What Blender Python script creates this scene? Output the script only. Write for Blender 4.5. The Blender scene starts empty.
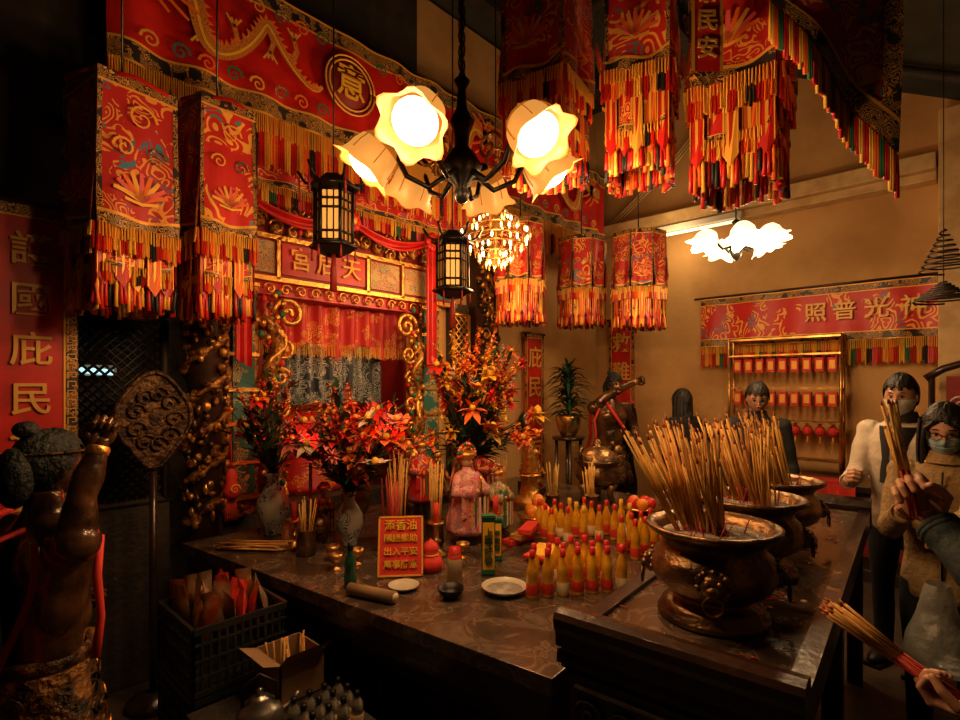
import bpy, math, random
from mathutils import Vector, Matrix, noise
random.seed(7)
R=random.random
def U(a,b): return a+(b-a)*R()
pi=math.pi
V=Vector
scene=bpy.context.scene
COL=scene.collection
try:
    scene.view_settings.view_transform='Standard'
    scene.view_settings.look='None'
except Exception as e: print('view',e)

# ---------------------------------------------------------------- materials
def nodemat(name):
    m=bpy.data.materials.new(name); m.use_nodes=True
    nt=m.node_tree; b=nt.nodes['Principled BSDF']
    return m,nt,b
def M(name,col,rough=.6,metal=0,emis=None,es=0,col2=None,ns=8,bump=0,bs=30,trans=0,alpha=1,detail=4,lo=.4,hi=.6,coat=0):
    m,nt,b=nodemat(name)
    b.inputs['Base Color'].default_value=(*col,1)
    b.inputs['Roughness'].default_value=rough
    b.inputs['Metallic'].default_value=metal
    b.inputs['Transmission Weight'].default_value=trans
    b.inputs['Alpha'].default_value=alpha
    b.inputs['Coat Weight'].default_value=coat
    if emis:
        b.inputs['Emission Color'].default_value=(*emis,1); b.inputs['Emission Strength'].default_value=es
    tc=nt.nodes.new('ShaderNodeTexCoord')
    if col2:
        n=nt.nodes.new('ShaderNodeTexNoise'); n.inputs['Scale'].default_value=ns; n.inputs['Detail'].default_value=detail
        r=nt.nodes.new('ShaderNodeValToRGB')
        r.color_ramp.elements[0].position=lo; r.color_ramp.elements[1].position=hi
        r.color_ramp.elements[0].color=(*col,1); r.color_ramp.elements[1].color=(*col2,1)
        nt.links.new(tc.outputs['Object'],n.inputs['Vector']); nt.links.new(n.outputs['Fac'],r.inputs['Fac'])
        nt.links.new(r.outputs['Color'],b.inputs['Base Color'])
    if bump:
        n=nt.nodes.new('ShaderNodeTexNoise'); n.inputs['Scale'].default_value=bs; n.inputs['Detail'].default_value=5
        bp=nt.nodes.new('ShaderNodeBump'); bp.inputs['Strength'].default_value=bump; bp.inputs['Distance'].default_value=.02
        nt.links.new(tc.outputs['Object'],n.inputs['Vector']); nt.links.new(n.outputs['Fac'],bp.inputs['Height'])
        nt.links.new(bp.outputs['Normal'],b.inputs['Normal'])
    return m
def EMB(name,base,thr,scale=9,mask=.5,thr2=None,gl=.35):
    """embroidered cloth: scroll-like thread lines over a ground colour"""
    m,nt,b=nodemat(name); N=nt.nodes; L=nt.links
    tc=N.new('ShaderNodeTexCoord')
    nz=N.new('ShaderNodeTexNoise'); nz.inputs['Scale'].default_value=scale*.6; nz.inputs['Detail'].default_value=1
    add=N.new('ShaderNodeVectorMath'); add.operation='MULTIPLY_ADD'; add.inputs[1].default_value=(.25,.25,.25)
    L.new(tc.outputs['Object'],nz.inputs['Vector']); L.new(nz.outputs['Color'],add.inputs[0]); L.new(tc.outputs['Object'],add.inputs[2])
    vo=N.new('ShaderNodeTexVoronoi'); vo.inputs['Scale'].default_value=scale
    L.new(add.outputs[0],vo.inputs['Vector'])
    mu=N.new('ShaderNodeMath'); mu.operation='MULTIPLY'; mu.inputs[1].default_value=26
    sn=N.new('ShaderNodeMath'); sn.operation='SINE'
    L.new(vo.outputs['Distance'],mu.inputs[0]); L.new(mu.outputs[0],sn.inputs[0])
    g=N.new('ShaderNodeMath'); g.operation='GREATER_THAN'; g.inputs[1].default_value=gl; L.new(sn.outputs[0],g.inputs[0])
    n2=N.new('ShaderNodeTexNoise'); n2.inputs['Scale'].default_value=scale*.45; n2.inputs['Detail'].default_value=2
    L.new(tc.outputs['Object'],n2.inputs['Vector'])
    g2=N.new('ShaderNodeMath'); g2.operation='GREATER_THAN'; g2.inputs[1].default_value=mask; L.new(n2.outputs['Fac'],g2.inputs[0])
    mm=N.new('ShaderNodeMath'); mm.operation='MULTIPLY'; L.new(g.outputs[0],mm.inputs[0]); L.new(g2.outputs[0],mm.inputs[1])
    mix=N.new('ShaderNodeMix'); mix.data_type='RGBA'
    L.new(mm.outputs[0],mix.inputs[0]); mix.inputs[6].default_value=(*base,1); mix.inputs[7].default_value=(*thr,1)
    if thr2:
        mx=N.new('ShaderNodeMix'); mx.data_type='RGBA'; mx.inputs[6].default_value=(*thr,1); mx.inputs[7].default_value=(*thr2,1)
        n3=N.new('ShaderNodeTexNoise'); n3.inputs['Scale'].default_value=scale*.8
        g3=N.new('ShaderNodeMath'); g3.operation='GREATER_THAN'; g3.inputs[1].default_value=.58
        L.new(tc.outputs['Object'],n3.inputs['Vector']); L.new(n3.outputs['Fac'],g3.inputs[0]); L.new(g3.outputs[0],mx.inputs[0]); L.new(mx.outputs[2],mix.inputs[7])
    L.new(mix.outputs[2],b.inputs['Base Color'])
    b.inputs['Roughness'].default_value=.5
    b.inputs['Sheen Weight'].default_value=.1
    return m
RED=(.56,.014,.010); GOLD=(.85,.40,.06)
m_red=M('red_silk',(.58,.014,.010),.45,col2=(.42,.009,.007),ns=6)
m_dred=M('dark_red',(.22,.008,.006),.6)
m_emb=EMB('embroidered_red',RED,GOLD,8,.50,(.1,.22,.25))
m_emb2=EMB('embroidered_red_fine',(.52,.013,.01),(.80,.36,.05),16,.53)
m_emb3=EMB('embroidered_crimson',(.45,.009,.01),(.75,.30,.05),11,.48,(.05,.18,.3))
m_drag=EMB('dragon_scale_embroidery',(.62,.26,.035),(.32,.03,.01),30,.35)
m_black=EMB('black_embroidered_band',(.015,.01,.01),(.65,.32,.06),24,.42)
m_gold=M('gold_leaf',(.75,.38,.08),.35,.85,bump=.4,bs=40)
m_goldc=M('gold_thread',(.82,.40,.055),.5,.2)
m_char=M('gold_lettering',(.68,.38,.07),.5,.1)
m_carve=M('carved_gilt_wood',(.52,.24,.04),.4,.6,col2=(.12,.03,.01),ns=22,bump=1,bs=35)
m_orange=M('orange_thread',(.78,.14,.01),.6)
m_green=M('green_thread',(.02,.14,.06),.6)
m_blk=M('black_thread',(.012,.012,.012),.6)
m_yel=M('yellow_thread',(.82,.46,.055),.6)
m_pink=M('pink_thread',(.7,.10,.10),.6)
m_wood=M('dark_lacquered_wood',(.035,.015,.008),.3,col2=(.018,.008,.005),ns=5,bump=.15,coat=.3)
m_woodr=M('rough_dark_wood',(.035,.022,.014),.7,col2=(.015,.011,.009),ns=4,bump=.4)
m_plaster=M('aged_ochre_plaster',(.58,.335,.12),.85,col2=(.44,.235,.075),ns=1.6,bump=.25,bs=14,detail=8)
m_ledge=M('painted_ledge',(.66,.45,.20),.6,col2=(.50,.31,.12),ns=5)
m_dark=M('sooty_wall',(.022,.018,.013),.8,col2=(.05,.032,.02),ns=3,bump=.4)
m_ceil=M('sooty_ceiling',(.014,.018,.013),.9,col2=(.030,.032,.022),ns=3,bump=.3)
m_floor=M('stone_floor',(.05,.04,.03),.5,col2=(.09,.06,.04),ns=5,bump=.2)
m_bronze=M('aged_bronze',(.30,.17,.07),.33,.85,col2=(.09,.055,.03),ns=7,bump=.5,bs=25)
m_brass=M('polished_brass',(.75,.42,.12),.3,.9,col2=(.4,.2,.05),ns=12)
m_ash=M('incense_ash',(.38,.34,.29),.95,col2=(.22,.19,.16),ns=20,bump=.8,bs=60)
m_stick=M('incense_stick',(.70,.38,.09),.7,col2=(.44,.20,.045),ns=14)
m_sticky=M('yellow_incense_stick',(.80,.50,.12),.7,col2=(.60,.32,.06),ns=14)
m_stickr=M('incense_stick_red',(.42,.03,.02),.7)
m_tip=M('burnt_tip',(.55,.20,.10),.9)
m_iron=M('black_iron',(.02,.018,.016),.4,.7)
m_glassglow=M('lit_amber_glass',(.26,.085,.015),.5,emis=(1,.40,.07),es=.72)
m_core=M('lit_bulb',(1,.9,.7),.4,emis=(1,.78,.42),es=6)
m_rim=M('amber_glass_rim',(.20,.06,.01),.35,emis=(1,.25,.02),es=.34)
m_whiteglow=M('lit_white_glass',(1,.9,.75),.4,emis=(1,.72,.38),es=2.0)
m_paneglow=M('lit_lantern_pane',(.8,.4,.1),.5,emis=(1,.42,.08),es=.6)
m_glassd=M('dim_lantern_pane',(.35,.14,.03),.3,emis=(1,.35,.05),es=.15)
m_tube=M('fluorescent_tube',(1,.95,.8),.4,emis=(1,.8,.45),es=1.6)
m_crystal=M('lit_crystal',(1,.8,.5),.1,emis=(1,.50,.12),es=1.5)
m_blueglow=M('bluish_window_glow',(.6,.9,1),.4,emis=(.5,.9,1),es=1.2)  # glow that stands in for a small window lit bluish
m_redglow=M('added_red_glow',(.9,.02,.02),.3,emis=(1,.02,.01),es=1.1)  # glow of the extra red lamps added on the altar
m_porc=M('white_porcelain',(.50,.45,.36),.2,coat=.5)
m_porcb=EMB('blue_white_porcelain',(.42,.39,.31),(.03,.08,.18),14,.42); m_porcb.node_tree.nodes['Principled BSDF'].inputs['Roughness'].default_value=.15
m_leaf=M('green_leaf',(.03,.10,.02),.5,col2=(.05,.16,.03),ns=9)
m_leafd=M('dark_leaf',(.012,.05,.02),.5)
m_fred=M('red_petal',(.60,.02,.015),.55); m_fpink=M('pink_petal',(.70,.18,.15),.55); m_forg=M('orange_petal',(.78,.16,.03),.55)
m_fyel=M('yellow_petal',(.80,.45,.03),.55); m_fwht=M('cream_petal',(.65,.5,.35),.55)
m_oil=M('yellow_oil',(.72,.37,.02),.08,coat=.8,col2=(.55,.24,.01),ns=14)
m_clear=M('clear_plastic',(.5,.48,.42),.1,trans=.7)
m_cap=M('red_cap',(.55,.02,.015),.35)
m_label=M('red_label',(.5,.025,.015),.5)
m_labelw=M('cream_label',(.66,.52,.32),.5)
m_plastic=M('black_plastic',(.015,.017,.018),.35)
m_card=M('cardboard',(.26,.15,.07),.8,col2=(.20,.11,.05),ns=6)
m_steel=M('dull_steel',(.35,.33,.3),.3,.9)
m_grn=M('green_enamel',(.01,.06,.035),.15,coat=.5)
m_orangef=M('orange_fruit',(.80,.25,.02),.45,bump=.2,bs=80)
m_skin=M('skin',(.55,.29,.18),.5); m_skin2=M('skin_warm',(.50,.26,.16),.5)
m_hair=M('black_hair',(.012,.009,.008),.5,bump=.4,bs=90)
m_eye=M('eye_white',(.6,.55,.5),.3); m_iris=M('eye_iris',(.02,.01,.008),.2); m_lip=M('lips',(.4,.10,.08),.5)
m_maskw=M('white_face_mask',(.72,.70,.64),.8); m_maskb=M('blue_face_mask',(.33,.50,.60),.8)
m_navy=M('navy_cloth',(.012,.026,.032),.75,bump=.5,bs=25); m_tan=M('beige_coat',(.32,.21,.09),.8,bump=.6,bs=40)
m_cream=M('white_jacket',(.58,.50,.40),.8,bump=.5,bs=20); m_blackc=M('black_cloth',(.012,.012,.012),.85)
m_jean=M('dark_trousers',(.015,.017,.022),.85); m_shoe=M('black_shoe',(.01,.01,.01),.5)
m_bag=M('thin_plastic_bag',(.45,.47,.44),.3,trans=.35,alpha=.7,bump=.8,bs=18)
m_statue=M('statue_lacquered_wood',(.15,.065,.022),.25,.35,col2=(.035,.016,.008),ns=6,bump=.3,bs=20,coat=.4)
m_statuem=M('statue_armour',(.22,.10,.025),.4,.6,col2=(.015,.010,.008),ns=16,bump=1,bs=45)
m_sdark=M('statue_dark_hair',(.010,.014,.014),.6,.1,bump=1,bs=45)
m_teal=EMB('painted_teal_panel',(.02,.13,.11),(.6,.32,.07),14,.5)
m_paint=EMB('painted_scene_panel',(.50,.34,.13),(.35,.03,.02),20,.42,(.03,.16,.13))
m_curt=EMB('blue_patterned_curtain',(.012,.024,.04),(.35,.38,.36),15,.40,gl=.1)
m_robe=EMB('deity_robe_pink',(.60,.10,.14),(.65,.55,.42),26,.42,(.03,.25,.18)); m_robe2=EMB('deity_robe_green',(.03,.16,.10),(.75,.40,.08),26,.42,(.6,.05,.05))
m_snack=M('snack_bag_gold',(.50,.27,.06),.25,.4,col2=(.40,.04,.02),ns=9); m_snack2=M('snack_bag_brown',(.30,.16,.07),.25,.4,col2=(.40,.28,.18),ns=12)
m_pred=M('red_paper',(.62,.03,.02),.7); m_ppink=M('pink_paper',(.70,.18,.22),.7,col2=(.2,.45,.3),ns=14)
m_fand=M('dark_gilt_carving',(.12,.055,.016),.45,.5,col2=(.025,.012,.007),ns=20,bump=1,bs=35)
def marble():
    m,nt,b=nodemat('veined_stone_top'); N=nt.nodes;L=nt.links
    tc=N.new('ShaderNodeTexCoord'); n=N.new('ShaderNodeTexNoise'); n.inputs['Scale'].default_value=5.5; n.inputs['Detail'].default_value=10; n.inputs['Distortion'].default_value=1.2
    L.new(tc.outputs['Object'],n.inputs['Vector'])
    r=N.new('ShaderNodeValToRGB'); e=r.color_ramp.elements; e[0].position=.35; e[0].color=(.035,.022,.015,1); e[1].position=.75; e[1].color=(.17,.125,.09,1)
    x=e.new(.5); x.color=(.070,.045,.029,1); x=e.new(.525); x.color=(.15,.10,.07,1); x=e.new(.55); x.color=(.062,.040,.026,1)
    L.new(n.outputs['Fac'],r.inputs['Fac']); L.new(r.outputs['Color'],b.inputs['Base Color']); b.inputs['Roughness'].default_value=.18
    return m
m_marble=marble()

# ---------------------------------------------------------------- mesh builder
def Rz(a): return Matrix.Rotation(a,3,'Z')
def Rx(a): return Matrix.Rotation(a,3,'X')
def Ry(a): return Matrix.Rotation(a,3,'Y')
I3=Matrix.Identity(3)
def align(z):
    z=V(z).normalized(); a=V((0,0,1)) if abs(z.z)<.95 else V((1,0,0))
    x=a.cross(z).normalized(); y=z.cross(x)
    return Matrix((x,y,z)).transposed()
class MB:
    def __init__(s): s.v=[];s.f=[];s.m=[];s.sm=[];s.mats=[]
    def mi(s,m):
        if m not in s.mats: s.mats.append(m)
        return s.mats.index(m)
    def add(s,vs,fs,m,smooth=False):
        o=len(s.v); s.v+= [V(p) for p in vs]
        if callable(m): ms=[s.mi(m(i)) for i in range(len(fs))]
        else: ms=[s.mi(m)]*len(fs)
        for f,k in zip(fs,ms): s.f.append([o+i for i in f]); s.m.append(k); s.sm.append(smooth)
    def box(s,c,d,m,rot=I3):
        c=V(c); x,y,z=d[0]/2,d[1]/2,d[2]/2
        vs=[c+rot@V((a*x,b*y,e*z)) for e in(-1,1) for b in(-1,1) for a in(-1,1)]
        s.add(vs,[(0,2,3,1),(4,5,7,6),(0,1,5,4),(2,6,7,3),(0,4,6,2),(1,3,7,5)],m)
    def b2(s,a,b,m):
        a=V(a);b=V(b); s.box((a+b)/2,b-a,m)
    def prism(s,pts,z0,z1,m):
        n=len(pts); vs=[(p[0],p[1],z0) for p in pts]+[(p[0],p[1],z1) for p in pts]
        s.add(vs,[tuple(range(n))[::-1],tuple(range(n,2*n))]+[(i,(i+1)%n,n+(i+1)%n,n+i) for i in range(n)],m)
    def tube(s,pts,rad,m,seg=8,cap=True,flat=1):
        pts=[V(p) for p in pts]; n=len(pts)
        if not hasattr(rad,'__len__'): rad=[rad]*n
        vs=[];x=None
        for i in range(n):
            t=(pts[min(i+1,n-1)]-pts[max(i-1,0)])
            if t.length<1e-9: t=V((0,0,1))
            t.normalize()
            if x is None: x=align(t).col[0]
            x=(x-t*x.dot(t)); x=x.normalized() if x.length>1e-6 else align(t).col[0]
            y=t.cross(x)
            for k in range(seg):
                a=2*pi*k/seg; vs.append(pts[i]+(x*math.cos(a)+y*math.sin(a)*flat)*rad[i])
        fs=[(i*seg+k,i*seg+(k+1)%seg,(i+1)*seg+(k+1)%seg,(i+1)*seg+k) for i in range(n-1) for k in range(seg)]
        if cap: fs+=[tuple(range(seg))[::-1],tuple((n-1)*seg+k for k in range(seg))]
        s.add(vs,fs,m,True)
    def lathe(s,c,prof,m,seg=24,rot=I3,lob=0,amp=0,sc=1,arc=None):
        c=V(c);n=len(prof);vs=[]
        for i,(r,z) in enumerate(prof):
            w=amp*(i/(n-1))**1.5 if amp else 0
            for k in range(seg):
                a=2*pi*k/seg; q=r*(1+w*math.cos(lob*a)); zz=z-(abs(w)*r*.5*math.cos(lob*a) if amp else 0)
                vs.append(c+rot@V((q*math.cos(a),q*math.sin(a),zz))*sc)
        fs=[(i*seg+k,i*seg+(k+1)%seg,(i+1)*seg+(k+1)%seg,(i+1)*seg+k) for i in range(n-1) for k in range(seg)]
        mm=m
        if isinstance(m,(list,tuple)): mm=lambda i:m[min(i//seg,len(m)-1)]
        s.add(vs,fs,mm,True)
    def ell(s,c,r,m,rot=I3,su=12,sv=8):
        c=V(c)
        if not hasattr(r,'__len__'): r=(r,r,r)
        vs=[];
        for j in range(1,sv):
            p=pi*j/sv
            for k in range(su):
                a=2*pi*k/su; vs.append(c+rot@V((r[0]*math.sin(p)*math.cos(a),r[1]*math.sin(p)*math.sin(a),r[2]*math.cos(p))))
        t=len(vs); vs+=[c+rot@V((0,0,r[2])),c+rot@V((0,0,-r[2]))]
        fs=[(j*su+k,(j+1)*su+k,(j+1)*su+(k+1)%su,j*su+(k+1)%su) for j in range(sv-2) for k in range(su)]
        fs+=[(t,k,(k+1)%su) for k in range(su)]+[(t+1,(sv-2)*su+(k+1)%su,(sv-2)*su+k) for k in range(su)]
        s.add(vs,fs,m,True)
    def grid(s,fn,nu,nv,m,smooth=True):
        vs=[fn(i/nu,j/nv) for j in range(nv+1) for i in range(nu+1)]
        w=nu+1
        s.add(vs,[(j*w+i,j*w+i+1,(j+1)*w+i+1,(j+1)*w+i) for j in range(nv) for i in range(nu)],m,smooth)
    def ribbon(s,pts,w,nrm,m,taper=.6):
        pts=[V(p) for p in pts]; nrm=V(nrm); vs=[];n=len(pts)
        for i in range(n):
            t=(pts[min(i+1,n-1)]-pts[max(i-1,0)]).normalized(); q=nrm.cross(t).normalized()
            ww=w*(1-taper*i/n); vs+=[pts[i]-q*ww/2,pts[i]+q*ww/2]
        s.add(vs,[(2*i,2*i+1,2*i+3,2*i+2) for i in range(n-1)],m)
    def build(s,name,parent=None,bev=0,keep=False,mods=None):
        xs=[p.x for p in s.v];ys=[p.y for p in s.v];zs=[p.z for p in s.v]
        o=V(((min(xs)+max(xs))/2,(min(ys)+max(ys))/2,min(zs)))
        me=bpy.data.meshes.new(name); me.from_pydata([p-o for p in s.v],[],s.f)
        for m in s.mats: me.materials.append(m)
        me.polygons.foreach_set('material_index',s.m); me.polygons.foreach_set('use_smooth',s.sm); me.update()
        ob=bpy.data.objects.new(name,me); ob.location=o; COL.objects.link(ob)
        if bev:
            b=ob.modifiers.new('bev','BEVEL'); b.width=bev; b.segments=2; b.limit_method='ANGLE'
        if parent: setpar(ob,parent)
        return ob
def setpar(ob,p):
    ob.parent=p; ob.matrix_parent_inverse=Matrix.Translation(p.location).inverted()
def empty(name,loc):
    e=bpy.data.objects.new(name,None); e.location=loc; e.empty_display_size=.1; COL.objects.link(e); return e
def text(s,loc,size,yaw,mat,parent,name='lettering',vertical=False,roll=0,pitch=0,sx=1):
    cu=bpy.data.curves.new(name,'FONT'); cu.body='\n'.join(s) if vertical else s
    cu.size=size; cu.align_x='CENTER'; cu.align_y='CENTER'; cu.extrude=.003; cu.offset=size*.010; cu.space_line=1.05
    cu.materials.append(mat)
    ob=bpy.data.objects.new(name,cu); ob.location=loc; ob.rotation_euler=(math.radians(90)+pitch,roll,yaw); ob.scale=(sx,1,1)
    COL.objects.link(ob)
    if parent: setpar(ob,parent)
    return ob
def spiral(c,r,turns,right,up,n=40,sgn=1,a0=0):
    out=[]
    for i in range(n):
        t=i/(n-1); a=a0+sgn*turns*2*pi*t; q=r*(1-t*.9)
        out.append(V(c)+V(right)*q*math.cos(a)+V(up)*q*math.sin(a))
    return out
UP=V((0,0,1))
FR=[m_red,m_goldc,m_orange,m_red,m_yel,m_green,m_red,m_goldc,m_blk,m_pink]
def fringe(mb,p0,p1,zt,ln,cols,sp=.012,w=.006,block=4,jit=.1):
    p0=V((p0[0],p0[1],0));p1=V((p1[0],p1[1],0)); d=p1-p0; n=max(2,int(d.length/sp)); dn=d.normalized()
    q=V((-dn.y,dn.x,0))
    for i in range(n):
        p=p0+d*((i+.5)/n); m=cols[(i//block)%len(cols)]; l=ln*(1+U(-jit,jit)); s=q*U(-.006,.006)+dn*U(-.003,.003)
        a=p+UP*zt; b=p+UP*(zt-l)+s
        vs=[]
        for c,ww in((a,w*.5),((a+b)/2,w*.5),(b,w*.6)): vs+=[c-dn*ww,c+q*ww,c+dn*ww,c-q*ww]
        fs=[(k*4+j,k*4+(j+1)%4,k*4+4+(j+1)%4,k*4+4+j) for k in(0,1) for j in range(4)]
        mb.add(vs,fs,m)

# ---------------------------------------------------------------- room shell
def roofz(v): return min(5.15,4.1+.55*(v-.2))
mb=MB(); mb.b2((-2.2,-2.6,-.1),(6.25,4.6,0),m_floor); mb.build('floor')
mb=MB()
ys=[-2.6,-1,.2,1,2.1,4.6]
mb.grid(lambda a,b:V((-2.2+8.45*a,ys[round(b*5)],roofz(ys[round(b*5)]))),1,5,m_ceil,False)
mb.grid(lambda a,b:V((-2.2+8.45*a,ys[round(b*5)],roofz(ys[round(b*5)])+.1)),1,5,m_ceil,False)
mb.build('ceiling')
mb=MB()
pr=[(-2.6,0),(4.6,0),(4.6,5.15),(2.1,5.145),(-2.6,2.56)]
vs=[(6.05,a,b) for a,b in pr]+[(6.2,a,b) for a,b in pr]
mb.add(vs,[(0,1,2,3,4),(9,8,7,6,5)]+[(i,(i+1)%5,5+(i+1)%5,5+i) for i in range(5)],m_plaster); mb.build('wall_right')
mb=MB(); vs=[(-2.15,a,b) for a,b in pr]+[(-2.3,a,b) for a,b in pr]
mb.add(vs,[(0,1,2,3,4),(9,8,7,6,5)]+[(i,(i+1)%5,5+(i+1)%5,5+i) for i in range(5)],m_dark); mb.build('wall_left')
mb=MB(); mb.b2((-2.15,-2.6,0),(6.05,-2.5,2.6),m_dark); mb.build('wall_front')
mb=MB()
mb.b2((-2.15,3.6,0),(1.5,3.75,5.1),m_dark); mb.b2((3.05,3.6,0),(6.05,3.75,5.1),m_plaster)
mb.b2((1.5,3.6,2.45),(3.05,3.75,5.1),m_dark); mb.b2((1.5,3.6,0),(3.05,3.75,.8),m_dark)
mb.b2((1.5,3.75,.7),(3.05,4.5,.8),m_wood); mb.b2((1.4,3.75,.7),(1.5,4.5,2.6),m_dred); mb.b2((3.05,3.75,.7),(3.15,4.5,2.6),m_dred)
mb.b2((1.4,4.5,.7),(3.15,4.6,2.6),m_dred); mb.b2((1.4,3.75,2.5),(3.15,4.6,2.6),m_dred)
mb.build('wall_altar')
for i,v in enumerate([.9,2.0,3.1]):
    mb=MB(); mb.b2((-2.1,v-.06,roofz(v)-.26),(6.0,v+.06,roofz(v)-.08),m_woodr); mb.build('ceiling_beam')
for u in(-.6,.6,1.8,3.0,4.2,5.4):
    mb=MB(); mb.tube([(u,-2.3,roofz(-2.3)-.08),(u,.2,4.02),(u,2.05,roofz(2.05)-.06),(u,3.55,5.07)],.04,m_woodr,8); mb.build('roof_rafter')
mb=MB(); mb.b2((5.83,.25,3.46),(6.05,3.55,3.60),m_ledge); mb.b2((5.9,.25,3.38),(6.05,3.55,3.46),m_ledge); mb.build('trim_1',bev=.01)
mb=MB(); mb.b2((5.86,.08,0),(6.05,.24,3.95),m_ledge); mb.b2((5.82,.05,0),(6.05,.27,.2),m_ledge); mb.build('wall_post',bev=.01)
mb=MB(); mb.b2((5.76,1.75,3.36),(5.86,3.05,3.42),m_porc); mb.tube([(5.81,1.8,3.335),(5.81,3.0,3.335)],.016,m_tube); mb.box((5.81,1.78,3.35),(.04,.03,.06),m_porc); mb.box((5.81,3.02,3.35),(.04,.03,.06),m_porc)
mb.box((5.87,2.4,3.39),(.06,.1,.03),m_porc)
mb.build('fluorescent_lamp')
mb=MB()
for k in range(3): mb.tube([(5.99,3.4-.06*k,3.62),(5.99,2.6-.05*k,4.2),(5.99,1.9-.04*k,4.85)],.012,m_ledge,6)
mb.build('wall_conduit')

# ---------------------------------------------------------------- altar facade
def dragon(mb,c,L,h,right,nrm,m,m2):
    c=V(c);right=V(right);nrm=V(nrm); pts=[]
    for i in range(80):
        t=i/79; pts.append(c+right*(L*(t-.5)+.04*L*math.sin(t*15))+UP*h*.30*math.sin(t*11+.8)*(1-.2*t)+nrm*(.008+.0002*i))
    mb.ribbon(pts,h*.21,nrm,m_drag,.8)
    mb.ribbon([p+nrm*.002-UP*h*.02 for p in pts],h*.035,nrm,m_fyel,.7)
    for i in range(2,78,2):
        p=pts[i]; t=(pts[i+1]-pts[i-1]).normalized(); q=nrm.cross(t).normalized(); w=h*.105*(1-.8*i/80)
        if q.z<0: q=-q
        mb.add([p+q*w-t*.014,p+q*w+t*.014,p+q*(w+h*.055)+t*.010],[(0,1,2)],m_orange)
    for i in(14,32,50,64):
        p=pts[i]; s_=1 if i%4 else -1
        mb.ribbon([p,p-UP*h*.18*s_+right*.04,p-UP*h*.30*s_+right*.02],h*.07,nrm,m_drag,.4)
        for w in(-1.5,-.5,.5,1.5): mb.ribbon([p-UP*h*.29*s_+right*.02,p-UP*h*(.37+.02*abs(w))*s_+right*(.02+.03*w)],h*.022,nrm,m,0)
    hd=pts[0]+nrm*.006; mb.ribbon([hd+right*.05,hd-right*h*.12,hd-right*h*.30],h*.28,nrm,m_drag,.5); mb.ribbon([hd-right*h*.02-UP*h*.13,hd-right*h*.26-UP*h*.17],h*.08,nrm,m2,.5)
    mb.ell(hd-right*h*.08+UP*h*.06,(h*.03,h*.03,h*.03),m_fwht,su=8,sv=6)
    for a in(.5,.9,1.4,2.0,-.6,-1.1,-1.7): mb.ribbon([hd,hd+right*h*.20*math.cos(a)+UP*h*.22*math.sin(a),hd+right*h*.42*math.cos(a*.8)+UP*h*.34*math.sin(a*1.1)],h*.05,nrm,m2)
    for k in range(16):
        p=c+right*((k%8)/7-.5)*L*1.08+UP*(.42 if k<8 else -.44)*h+nrm*.004; mb.ribbon(spiral(p,h*.09,1.5,right*(1 if k%2 else -1),UP,16),h*.028,nrm,[m,m_teal,m2,m_green][k%4])
def valance(name,p0,p1,zt,zb,fl,nrm,folds,wave=.03,cloth=None,dr=True,cols=FR,sp=.013,block=4,meander=True):
    mb=MB(); p0=V((*p0,0));p1=V((*p1,0)); d=p1-p0; nrm=V(nrm); L=d.length; dn=d.normalized()
    right=UP.cross(nrm)
    f=lambda a,b: p0+d*a+UP*(zt+(zb-zt)*b)+nrm*(wave*math.sin(a*folds*2*pi)*(.3+.7*b)+.01*math.sin(a*folds*5.3))
    mb.grid(f,int(folds*10),6,cloth or m_red)
    off=lambda a,b: f(a,b)+nrm*.012
    H=zt-zb
    mb.grid(lambda a,b:off(a,b*.12),int(folds*10),1,m_black); mb.grid(lambda a,b:off(a,.86+b*.14),int(folds*10),1,m_black)
    for t in(.13,.855,1.0,0): mb.grid(lambda a,b:off(a,t+b*.018)+nrm*.003,int(folds*10),1,m_goldc)
    fringe(mb,p0+nrm*wave*.3,p1+nrm*wave*.3,zb,fl,cols,sp,.010,block)
    fringe(mb,p0+nrm*wave*.3+nrm*.02,p1+nrm*wave*.3+nrm*.02,zb,fl*.40,[m_goldc,m_yel],sp*1.1,.006,1)
    return mb,right
F=V((0,-1,0)); W=V((-1,0,0))
mb,rt=valance('v',(.70,3.3),(5.75,3.3),4.14,3.36,.32,F,14,cols=[m_red,m_goldc,m_orange,m_red,m_yel,m_red,m_goldc,m_orange,m_blk],sp=.011)
for u,rr,L_ in((1.40,1,.95),(3.00,-1,1.1),(4.75,-1,1.2)): dragon(mb,(u,3.245,3.75),L_,.56,V((rr,0,0)),F,m_goldc,m_orange)
for u in(2.12,3.88):
    mb.lathe((u,3.225,3.75),[(.001,0),(.20,0),(.20,-.01)],m_dred,36,Rx(pi/2))
    for r_ in(.20,.17): mb.tube([V((u+math.cos(a*pi/12)*r_,3.215,3.75+math.sin(a*pi/12)*r_)) for a in range(25)],.007,m_goldc,6)
val=mb.build('embroidered_altar_valance')
text('意',(2.12,3.21,3.75),.25,0,m_fyel,val); text('如',(3.88,3.21,3.75),.25,0,m_fyel,val)
mb=MB(); mb.tube([(.5,3.36,4.17),(5.95,3.36,4.17)],.03,m_woodr); mb.b2((.5,3.36,4.14),(.56,3.62,4.2),m_woodr); mb.b2((5.6,3.36,4.14),(5.66,3.62,4.2),m_woodr); mb.build('valance_rail')
mb,rt=valance('v',(1.35,3.40),(3.4,3.40),3.24,2.96,.12,F,7,.02,m_emb3,False)
mb.build('embroidered_shrine_valance')
mb=MB(); mb.b2((1.4,3.50,2.66),(3.35,3.59,3.3),m_dred)
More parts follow.
